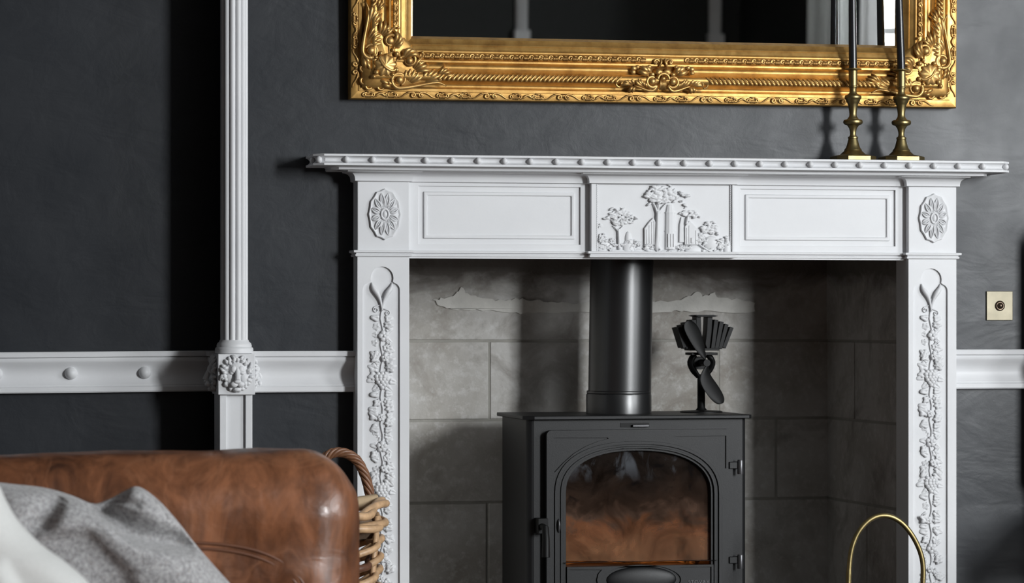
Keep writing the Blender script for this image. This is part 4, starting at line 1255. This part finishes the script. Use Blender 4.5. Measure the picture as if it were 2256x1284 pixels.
# stepped arch moulding
w = MB()
ia = to_w(arch(446, 1530, 352, 690, AY))
def ringband(a0, a1, y0, y1):
    a, b_ = to_w(arch(*a0)), to_w(arch(*a1))
    pl = a + list(reversed(b_))
    w.plate(pl, y0, y1)
ringband((430, 1545, 338, 690, AY), (452, 1524, 358, 690, AY), DY - .0035, SY)
ringband((452, 1524, 358, 690, AY), (470, 1508, 374, 690, AY), DY + .001, SY)
ringband((470, 1508, 374, 690, AY), (486, 1494, 386, 690, AY), DY - .002, SY)
ringband((486, 1494, 386, 690, AY), (508, 1476, 402, 690, AY), DY + .004, SY)
w.build('arch_moulding', M['stove'], door, bevel=.0009)
gp = to_w(arch(500, 1484, 396, 690, 1140))
gl_ = MB().plate(gp, SY - .006, SY - .003).build('door_glass', M['stove_glass'], door, smooth=False)
gcx, gcz = DPx(990, 800)
for v_ in gl_.data.vertices: v_.co.x -= gcx; v_.co.z -= gcz
gl_.location = (gcx, 0, gcz)
# sill bar and lower door
a, b_ = DPx(488, 1148), DPx(1512, 1125)
MB().box(a[0], b_[0], DY - .010, DY + .010, a[1], b_[1] - .002).build('sill_bar', M['stove'], door, bevel=.0025)
l0, l1 = DPx(512, 1445), DPx(1490, 1160)
def ell(cx, cy, rx, ry, n=40): return [(cx + rx * math.cos(2 * PI * k / n), cy - ry * math.sin(2 * PI * k / n)) for k in range(n)]
lowl = [(530, 1195), (745, 1195), (722, 1222), (712, 1262), (722, 1320), (760, 1380), (530, 1380)]
lowr = [(1268, 1178), (1475, 1175), (1475, 1380), (1260, 1380), (1298, 1320), (1305, 1262), (1295, 1222)]
w = MB().plate([(l0[0], l0[1]), (l1[0], l0[1]), (l1[0], l1[1]), (l0[0], l1[1])], DY - .001, DY + .006, holes=[to_w(lowl), to_w(lowr), to_w(ell(1010, 1262, 262, 100))])
w.box(l0[0] + .001, l1[0] - .001, DY + .003, SY, l0[1] + .001, l1[1] - .001)
low = w.build('lower_panel', M['stove'], door, bevel=.001)
w = MB(); c_ = DPx(1010, 1262); ex, ez = 240 / 3.028 * 1.08e-3, 88 / 3.028 * 1.08e-3
w.ball((c_[0], DY + .003, c_[1]), (ex, .010, ez), 40, 16)
w.build('oval_boss', M['stove'], door, angle=180)
# maker's name cast into the lower panel
fc = bpy.data.curves.new('maker_lettering', 'FONT'); fc.body = 'STOVAX'; fc.size = .0125; fc.extrude = .0008; fc.align_x = 'CENTER'; fc.space_character = 1.15
tmp = bpy.data.objects.new('maker_lettering', fc); COL.objects.link(tmp); bpy.context.view_layer.update()
tme = bpy.data.meshes.new_from_object(tmp.evaluated_get(bpy.context.evaluated_depsgraph_get()))
bpy.data.objects.remove(tmp); tme.materials.clear(); tme.materials.append(M['hinge'])
q = DPx(1393, 1289); fo = link('maker_lettering', tme, door, label='raised maker lettering'); fo.location = (q[0], DY + .0022, q[1]); fo.rotation_euler = (PI / 2, 0, 0)
# hinges on the right
for py in (1031, 1241):
    z = SZ(py, DY)
    h_ = MB().box(SX(1606, DY), SX(1634, DY), DY - .004, DY + .014, z - .004, z + .0125).build('hinge', M['stove'], stove, bevel=.0015)
    MB().lathe([(.0068, -.0165), (.0072, -.015), (.0072, .015), (.0060, .0175)], (SX(1630, DY), DY - .004, z), 20).build('hinge_pin', M['hinge'], h_)
# door handle on the left
c_ = P(1196, 1158, DY)
hd = MB(); hd.box(c_.x - .014, c_.x + .010, DY - .012, SY, c_.z - .018, c_.z + .018)
hd.tube([(c_.x - .004, DY - .010, c_.z), (c_.x - .004, DY - .045, c_.z - .002), (c_.x - .005, DY - .055, c_.z - .03), (c_.x - .006, DY - .058, c_.z - .07)], [.007, .008, .009, .010], 12)
hd = hd.build('door_handle', M['soot_black'], stove, bevel=.001)
q = P(1231, 1158, DY - .004); MB().ball((q.x, q.y, q.z), (.004, .008, .017), 16, 10).build('latch_tip', M['hinge'], hd, angle=180)
# air control in the slot under the top plate
a, b_ = P(1367, 941, SY), P(1430, 931, SY)
ac = MB().box(a.x, b_.x, SY - .0015, SY + .002, a.z, b_.z).build('air_slot', M['soot_black'], stove)
MB().box(SX(1392), SX(1428), SY - .010, SY, SZ(940), SZ(935)).build('air_slider', M['hinge'], ac, bevel=.001)
# firebox lining, fire bed
MB().box(bx0 + .05, bx1 - .05, SY + .22, SY + .24, .19, .62).build('fire_brick', M['firebrick'], stove)
for xa in (bx0 + .03, bx1 - .055): MB().box(xa, xa + .025, SY + .03, SY + .22, .19, .60).build('fire_brick', M['firebrick'], stove)
MB().box(bx0 + .03, bx1 - .03, SY + .03, SY + .225, .19, SZ(1250)).build('ash_bed', M['ash'], stove)
MB().box(bx0 + .03, bx1 - .03, SY + .02, SY + .225, .585, .60).build('baffle_plate', M['firebrick'], stove)
for i, (xa, ya, xb, yb, zz, r) in enumerate(((1.01, .075, 1.38, .075, .345, .034), (1.02, .155, 1.40, .155, .345, .036), (1.06, .115, 1.36, .120, .413, .034))):
    pts = [(lerp(xa, xb, t), SY + lerp(ya, yb, t), zz + .004 * math.sin(t * 5 + i)) for t in [k / 8 for k in range(9)]]
    tag(MB().tube(pts, [r * (.9 + .15 * math.sin(k * 1.7 + i)) for k in range(9)], 12).build('burning_log', M['ember'], None, angle=50),
        ('charred glowing log lying low at the front behind the stove glass', 'charred glowing log lying at the rear of the stove fire', 'charred glowing log laid on top of the stove fire')[i], 'log', 'logs burning in the stove')
# flue
fy = SY + .185
fa, fb = P(1364.5, 890, fy), P(1373.5, 585, fy)
flue = MB().tube([(fa.x, fy, ztop - .002), (lerp(fa.x, fb.x, .5), fy, 1.0), (fb.x + .006, fy, 1.20)], .0765, 48, cap=False).build('flue_pipe', M['flue'], stove, angle=180)
zc = SZ(867, fy)
MB().lathe([(.0795, ztop), (.0795, zc - .003), (.0785, zc), (.0770, zc)], (fa.x - .0015, fy, 0), 48, cap=False).build('flue_collar', M['flue'], flue, angle=30)
MB().lathe([(.0772, zc), (.0785, zc + .002), (.0785, zc + .006), (.0772, zc + .008)], (fa.x - .001, fy, 0), 48, cap=False).build('joint_ring', M['flue'], flue, angle=30)
fr_ = random.Random(8)
# ================================================================ heat-powered stove fan
FY = SY + .175
def FP(x, y, dy=0):
    p = P(1460 + x / 5.35, 680 + y / 5.35, FY); p.y += dy; return p
fan = tag(empty('stove_fan', FP(455, 1190)), 'black heat-powered fan with two blades standing on the stove top', 'fan')
fan.location = (0, 0, 0)
fm = 1.135e-3 / 5.35
c_ = FP(455, 1190)
zf = ztop
MB().lathe([(.052, zf), (.052, zf + .0025), (.048, zf + .004), (.014, zf + .006), (.0095, zf + .012), (.0085, zf + .03)], (c_.x, FY, 0), 32).build('base', M['soot_black'], fan)
MB().box(c_.x - .0088, c_.x + .0088, FY - .004, FY + .006, zf + .005, FP(455, 770).z).build('upright', M['soot_black'], fan, bevel=.001)
w = MB()   # cage body that narrows to the upright
for s_ in (-1, 1):
    w.tube(curve([FP(455 + s_ * 35, 800), FP(455 + s_ * 95, 720), FP(455 + s_ * 128, 640), FP(455 + s_ * 105, 575), FP(455 + s_ * 70, 545)], 12), [.006, .007, .008, .0085, .0085, .0085, .0085, .008, .008, .007, .007, .006], 8, flat=1.4)
w.tube([FP(455, 640, .006), FP(455, 640, .03)], .016, 20)
w.build('cage', M['soot_black'], fan, angle=60)
a, b_ = FP(303, 545), FP(610, 515)
MB().box(a.x, b_.x, FY - .03, FY + .03, a.z, b_.z).build('lower_plate', M['soot_black'], fan, bevel=.001)
a, b_ = FP(270, 492), FP(650, 462)
MB().box(a.x + .004, b_.x - .004, FY - .028, FY + .028, a.z, b_.z).build('heat_sink_block', M['soot_black'], fan, bevel=.001)
for (tx, ty, bxp, byp, wd) in ((160, 218, 232, 458, 46), (215, 190, 268, 470, 44), (262, 160, 310, 480, 44), (335, 130, 370, 485, 50), (600, 130, 555, 485, 46), (663, 152, 600, 482, 46), (722, 182, 645, 470, 44), (782, 218, 690, 460, 44)):
    t_, b__ = FP(tx, ty), FP(bxp, byp)
    d = (b__ - t_).normalized(); sd = Vector((-d.z, 0, d.x)) * wd * .5 * fm
    q = [t_ - sd, t_ + sd, b__ + sd * .9, b__ - sd * .9]
    MB().plate([(p.x, p.z) for p in q], FY - .026, FY + .026).build('fin', M['soot_black'], fan, bevel=.0008)
for pts in ([(372, 92), (424, 92), (430, 250), (448, 420), (420, 480), (385, 480), (375, 300)], [(505, 92), (562, 92), (552, 300), (530, 480), (500, 480), (478, 420), (498, 250)]):
    q = [FP(*p) for p in pts]; MB().plate([(p.x, p.z) for p in q], FY - .02, FY + .02).build('fin', M['soot_black'], fan, bevel=.0008)
q = [FP(*p) for p in ((335, 82), (380, 72), (560, 72), (618, 84), (575, 96), (380, 96))]
MB().plate([(p.x, p.z) for p in q], FY - .03, FY + .03).build('top_cap', M['soot_black'], fan, bevel=.0008)
def blade(pts, nm='blade'):
    rows = []
    for (xa, ya), (xb, yb), tw in pts:
        A, B_ = FP(xa, ya, -.040 - tw), FP(xb, yb, -.040 + tw)
        rows.append([A, lerp(A, B_, .33) + Vector((0, -.003, 0)), lerp(A, B_, .66) + Vector((0, -.003, 0)), B_])
    o = MB().grid(rows).build(nm, M['soot_black'], fan, angle=180)
    so = o.modifiers.new('sheet', 'SOLIDIFY'); so.thickness = .0015; ss = o.modifiers.new('round', 'SUBSURF'); ss.levels = 1; ss.render_levels = 2
blade([((430, 600), (470, 590), .002), ((330, 500), (455, 440), .006), ((225, 330), (425, 300), .009), ((175, 215), (375, 190), .009), ((200, 150), (310, 138), .006), ((235, 140), (275, 138), .003)])
blade([((450, 660), (490, 650), .002), ((370, 780), (500, 760), .006), ((375, 880), (575, 850), .009), ((440, 990), (650, 960), .009), ((520, 1085), (690, 1060), .006), ((590, 1125), (665, 1110), .003)])
hb = MB(); p = FP(460, 635); hb.tube([(p.x, FY - .048, p.z), (p.x, FY + .01, p.z)], .0085, 20); hb.build('hub', M['soot_black'], fan, angle=40)
# ================================================================ log basket
BY, BR_ = -.27, .150
brim = at(858, 1110, BY)
bcx = brim[0] - BR_ - .024
BZ = at(800, 1112, BY)[1]
basket = tag(empty('log_basket', (bcx, BY, .0)), 'round woven willow log basket with a twisted handle behind the leather sofa', 'basket')
def wp(r, a, z): return (r * math.cos(a), r * math.sin(a), z)
NS = 10
r_ = random.Random(4)
def br(z): return BR_ * (.80 + .15 * min(1, z / .40) + (.05 if z > BZ - .06 else 0))
for k in range(NS):
    a = 2 * PI * (k + .35) / NS
    for da in (-.030, .030):
        MB().tube([wp(br(z) , a + da, z) for z in (.01, .12, .24, .34, BZ - .02)], [.0058] * 5, 8).build('stake', M['wicker'], basket, angle=180)
row = 0
z = .03
rows_ = []
while z < BZ - .075:
    rows_.append((z, .0082, M['wicker_dark'] if row % 4 == 2 else M['wicker'])); z += .0335; row += 1
for i, (z, rad, mt) in enumerate(rows_):
    for pair in (0, 1):
        pts = []
        for k in range(NS * 8 + 1):
            a = 2 * PI * k / (NS * 8)
            ph = a * NS / 2 + PI * pair + (PI / 2) * (i % 2)
            pts.append(wp(br(z) + .0135 * math.sin(ph), a, z + .012 * math.cos(3 * a) + .004 * math.sin(ph) + r_.uniform(-.0006, .0006)))
        MB().tube(pts, rad * r_.uniform(.92, 1.08), 8, cap=False).build('weaver', mt if pair == 0 else M['wicker'], basket, angle=180)
# plaited rim: thick rods that climb and dive
for i in range(4):
    pts = []
    for k in range(NS * 8 + 1):
        a = 2 * PI * k / (NS * 8)
        ph = a * NS / 2 + i * PI / 2 + .4
        pts.append(wp(br(BZ) + .004 + .0105 * math.sin(ph), a, BZ - .022 + (.018 if i < 2 else -.016) + .010 * math.cos(3 * a) + .005 * math.cos(ph + .5)))
    MB().tube(pts, .0090, 8, cap=False).build('rim_rod', M['wicker'], basket, angle=180)
MB().lathe([(.001, .012), (br(.01), .012), (br(.01), .004), (.001, .004)], (0, 0, 0), 32).build('basket_base', M['wicker_mid'], basket)
# twisted handle
HY = BY + .10
hp = [P(x, y, HY) for x, y in ((676, 1110), (692, 1050), (716, 1008), (748, 996), (782, 1010), (803, 1045), (815, 1090), (820, 1130))]
hp = [Vector((p.x - bcx, p.y - BY, p.z)) for p in hp]
cl = curve(hp, 60)
for s_ in range(6):
    pts = []
    for i, p in enumerate(cl):
        t = (cl[min(i + 1, 59)] - cl[max(i - 1, 0)]).normalized(); u = Vector((0, 1, 0)); w_ = t.cross(u)
        a = s_ * PI / 3 + i * .30
        pts.append(p + (u * math.sin(a) + w_ * math.cos(a)) * .0072)
    MB().tube(pts, .0046, 7).build('handle_strand', M['wicker_mid'], basket, angle=180)
# split logs in it
def log(px, py, Y, ang, L, r, label, tilt=0, skin='bark'):
    c_ = P(px, py, Y)
    root = tag(empty('split_log', c_, (0, tilt, ang)), label, 'log', 'logs in the basket')
    n = 14; rr2 = random.Random(int(px))
    sec = [(r * (.9 + .2 * rr2.random()) * math.cos(2 * PI * k / n), r * (.8 + .25 * rr2.random()) * math.sin(2 * PI * k / n)) for k in range(n)]
    MB().grid([[(x, y, z) for y, z in sec] for x in (-L / 2, 0, L / 2)], close_u=True).build('bark', M[skin], root, angle=50)
    for s_ in (-1, 1):
        w = MB().add([(s_ * L / 2, y, z) for y, z in sec] + [(s_ * (L / 2 + .002), 0, 0)], [((k, (k + 1) % n, n) if s_ > 0 else ((k + 1) % n, k, n)) for k in range(n)])
        w.build('cut_face', M['log_cut'], root)
log(778, 1110, BY - .02, .15, .11, .017, 'pale split log lying on top in the willow basket', -.12, 'log_cut')
log(735, 1160, BY - .045, .1, .17, .028, 'bark-covered log low at the front of the willow basket')
log(735, 1165, BY + .045, .1, .17, .028, 'bark-covered log low at the back of the willow basket')

# ================================================================ brass bucket with arched handle
UY = -.30
def UP(x, y): return P(1820 + x / 3.344, 900 + y / 3.344, UY)
c_ = UP(440, 1300)
bucket = tag(empty('brass_bucket', (c_.x, UY, .035)), 'aged brass fireside bucket with a tall arched handle in front of the firebox', 'bucket')
pts = [UP(*p) for p in ((163, 1330), (166, 1262), (170, 1180), (180, 1080), (202, 990), (243, 903), (310, 828), (390, 790), (480, 796), (565, 848), (635, 935), (684, 1030), (708, 1110), (716, 1190), (714, 1270), (712, 1330))]
pts = [Vector((p.x - c_.x, 0, p.z - .035)) for p in pts]
cv = curve(pts, 64)
MB().tube(cv, [.0068 if k < 8 else .0060 for k in range(64)], 14).build('handle', M['brass'], bucket, angle=180)
zb = cv[0].z
for q in (cv[0], cv[-1]):
    MB().box(q.x - .010, q.x + .010, -.006, .006, q.z - .03, q.z + .006).build('handle_bracket', M['brass'], bucket, bevel=.002)
rb = abs(cv[-1].x - cv[0].x) / 2 - .004
MB().lathe([(rb * .72, 0), (rb * .78, .01), (rb * .92, zb * .5), (rb, zb - .02), (rb + .006, zb - .014), (rb + .004, zb - .008), (rb - .004, zb - .010), (rb * .90, zb * .5), (rb * .75, .012), (.002, .010)], ((cv[0].x + cv[-1].x) / 2, 0, 0), 48).build('pail', M['brass'], bucket, angle=35)

# ================================================================ leather sofa
from mathutils import noise as mnoise
def rounded_box(x0, x1, y0, y1, z0, z1, r, n=26, puff=0.0, wr=0.0, seed=0, tilt=0.0):
    w = MB(); cx, cy, cz = (x0 + x1) / 2, (y0 + y1) / 2, (z0 + z1) / 2; hx, hy, hz = (x1 - x0) / 2, (y1 - y0) / 2, (z1 - z0) / 2
    def samples(h):      # fine steps round the edges, even steps between
        e = [h - r + r * math.tan(PI / 4 * k / 8) for k in range(9)]
        m_ = [(-1 + 2 * k / n) * (h - r) for k in range(1, n)]
        return [-q for q in reversed(e)] + m_ + e
    def pt(p):
        q = Vector((max(-hx + r, min(hx - r, p[0])), max(-hy + r, min(hy - r, p[1])), max(-hz + r, min(hz - r, p[2]))))
        d = Vector(p) - q
        if d.length > 1e-9: d = d.normalized() * r
        o = q + d
        ex, ey, ez = (1 - (o.x / hx) ** 2), (1 - (o.y / hy) ** 2), (1 - (o.z / hz) ** 2)
        o.x *= 1 + puff * ey * ez * .5; o.y *= 1 + puff * max(0, ex) ** .5 * max(0, ez) ** .5; o.z *= 1 + puff * max(0, ex) ** .5 * ey
        if wr:
            nv = d.normalized() if d.length > 1e-9 else Vector((0, 0, 0))
            k = mnoise.noise(Vector((o.x * 5 + seed, o.y * 6, o.z * 16))) + .5 * mnoise.noise(Vector((o.x * 14, o.y * 14 + seed, o.z * 30)))
            o += nv * k * wr
        return (o.x + cx, o.y + cy, o.z + cz + tilt * o.x)
    for ax in range(3):
        for sg in (-1, 1):
            rows = []
            b1, b2 = (ax + 1) % 3, (ax + 2) % 3
            for u in samples((hx, hy, hz)[b1]):
                row_ = []
                for v in samples((hx, hy, hz)[b2]):
                    a = [0, 0, 0]; a[ax] = sg * (hx, hy, hz)[ax]
                    a[b1] = u; a[b2] = v
                    row_.append(pt(a))
                rows.append(row_)
            w.grid(rows, flip=(sg > 0))
    return w
def weld(o):
    m_ = o.modifiers.new('weld', 'WELD'); m_.merge_threshold = .0004
    return o
sofa = tag(empty('leather_sofa', (-.2, -2.1, 0)), 'worn chestnut leather sofa with a fat rounded arm', 'sofa')
sofa.location = (0, 0, 0)
AYf, AYb = -1.34, -1.06
atop = at(600, 1001, -1.22)[1]; aright = at(789, 1270, -1.26)[0]
arm = weld(rounded_box(-.62, aright, AYf, AYb, .10, atop, .102, 30, .02, .0045, 3, .010).build('arm', M['leather'], sofa, angle=180))
weld(rounded_box(-.92, -.62, -3.28, -1.08, .10, .80, .09, 20, .02, .004, 5).build('sofa_back', M['leather'], sofa, angle=180))
weld(rounded_box(-.66, aright - .03, -3.06, -1.33, .08, .23, .03, 12, 0, 0).build('seat_base', M['leather'], sofa, angle=180))
for ya, yb in ((-2.19, -1.345), (-3.05, -2.20)):
    weld(rounded_box(-.64, aright + .02, ya, yb, .22, .355, .06, 18, .03, .002, 7).build('seat_cushion', M['leather'], sofa, angle=180))
for fx, fy_ in ((-.85, -1.15), (.30, -1.15), (-.85, -3.2), (.30, -3.2)):
    MB().lathe([(.02, 0), (.028, .05), (.03, .105)], (fx, fy_, 0), 16).build('foot', M['chair_wood'], sofa)
# double-stitched seam curving over the inner face of the arm
sp_ = [P(x, y, AYf - .004) for x, y in ((380, 1206), (440, 1208), (500, 1213), (555, 1224), (600, 1242), (635, 1266), (662, 1300), (680, 1350))]
cs = curve(sp_, 40)
for off in (0, .0095):
    MB().tube([p + Vector((off * .7, .0026, off)) for p in cs], .0030, 8).build('seam', M['seam'], arm, angle=180)

# ================================================================ cushions
def cushion(name, outline, Y, T, mat, dents, lean, label, n=96, rings=34):
    """stuffed cushion: outline in photo pixels on the plane y = Y, thickness T, dents = [(line, depth, width, side)] pressed into the front"""
    pts = [P(x, y, Y) for x, y in outline]
    closed = pts + [pts[0], pts[1], pts[2]]
    cv_ = curve([pts[-1]] + closed, (len(pts) + 3) * 12 + 1)
    m_ = len(cv_)
    L = [cv_[int(12 + k * (len(pts) * 12) / n)] for k in range(n)]
    cx = sum(p.x for p in L) / n; cz = sum(p.z for p in L) / n
    ctr = Vector((cx, Y, cz))
    dl = [([P(x, y, Y) for x, y in ln], dp, wd, sd) for ln, dp, wd, sd in dents]
    def press(p):
        tot = 0
        for ln, dp, wd, sd in dl:
            best = 9; sgn = 1
            for a, b_ in zip(ln, ln[1:]):
                ab = Vector((b_.x - a.x, b_.z - a.z)); ap = Vector((p.x - a.x, p.z - a.z))
                t = max(0, min(1, ap.dot(ab) / ab.length_squared)); d = ap - ab * t
                if d.length < best:
                    best = d.length; sgn = 1 if ab.x * ap.y - ab.y * ap.x > 0 else -1
            e = wd * (2.6 if sgn * sd > 0 else .55)
            tot += dp * math.exp(-(best / e) ** 2)
        return tot
    w = MB(); rows = []
    for side in (-1, 1):
        for i in range(rings + 1):
            t = (i / rings) if side < 0 else 1 - i / rings
            if side > 0 and i == 0: continue
            r = math.sin(t * PI / 2)
            row_ = []
            for k in range(n):
                p = ctr + (L[k] - ctr) * r
                h = T * (1 - r ** 3.2) ** .62
                if side < 0: h = h - press(p) * (1 - r ** 8) + .004 * mnoise.noise(Vector((p.x * 9, 3, p.z * 9)))
                row_.append((p.x, Y + side * h + lean * (p.z - cz), p.z))
            rows.append(row_)
    w.grid(rows, close_u=True, flip=True)
    o = w.build(name, mat, None, angle=180)
    o.modifiers.new('soft', 'SUBSURF').render_levels = 1
    return tag(o, label, 'cushion', 'scatter cushions on the sofa')
cushion('cushion', [(305, 1072), (345, 1097), (388, 1143), (432, 1200), (472, 1246), (515, 1300), (505, 1345), (420, 1364), (220, 1368), (40, 1365), (-90, 1340), (-130, 1230), (-95, 1100), (-40, 1064), (40, 1068), (105, 1076), (160, 1092), (206, 1110), (240, 1101), (275, 1083)],
        -1.48, .098, M['wool'],
        [([(206, 1112), (240, 1142), (278, 1172), (330, 1190), (418, 1203)], .085, .015, 1), ([(212, 1112), (255, 1104), (302, 1112)], .022, .006, 1), ([(96, 1150), (112, 1125), (130, 1098)], .036, .014, 1), ([(90, 1190), (180, 1180), (260, 1260)], .020, .030, -1)],
        .12, 'grey flecked wool cushion with a crumpled corner leaning on the leather arm')
cushion('cushion', [(-260, 1010), (-130, 985), (-55, 1012), (-8, 1058), (16, 1106), (46, 1154), (96, 1203), (148, 1240), (204, 1296), (232, 1380), (205, 1430), (20, 1450), (-280, 1450), (-400, 1420), (-430, 1250), (-390, 1070)],
        -2.05, .10, M['linen'], [([(-60, 1200), (10, 1215), (60, 1300)], .022, .03, 1)], .10, 'plump off-white linen cushion in front of the grey wool one')

# ================================================================ dark high-backed chair just outside the frame on the right (its shadow falls on the wall)
CXa, CXb = 2.190, 2.68
chair = tag(empty('side_chair', ((CXa + CXb) / 2, -.35, 0)), 'dark upholstered high-backed chair against the wall beyond the bell push', 'chair')
chair.location = (0, 0, 0)
weld(rounded_box(CXa, CXb, -.19, -.11, .50, 1.13, .035, 14).build('backrest', M['chair_fabric'], chair, angle=180))
weld(rounded_box(CXa - .01, CXb + .01, -.60, -.16, .36, .47, .04, 14).build('seat', M['chair_fabric'], chair, angle=180))
for lx in (CXa + .03, CXb - .03):
    for ly, zt_ in ((-.56, .37), (-.15, .60)):
        MB().tube([(lx, ly, 0), (lx, ly, zt_)], [.014, .020], 10).build('leg', M['chair_wood'], chair)
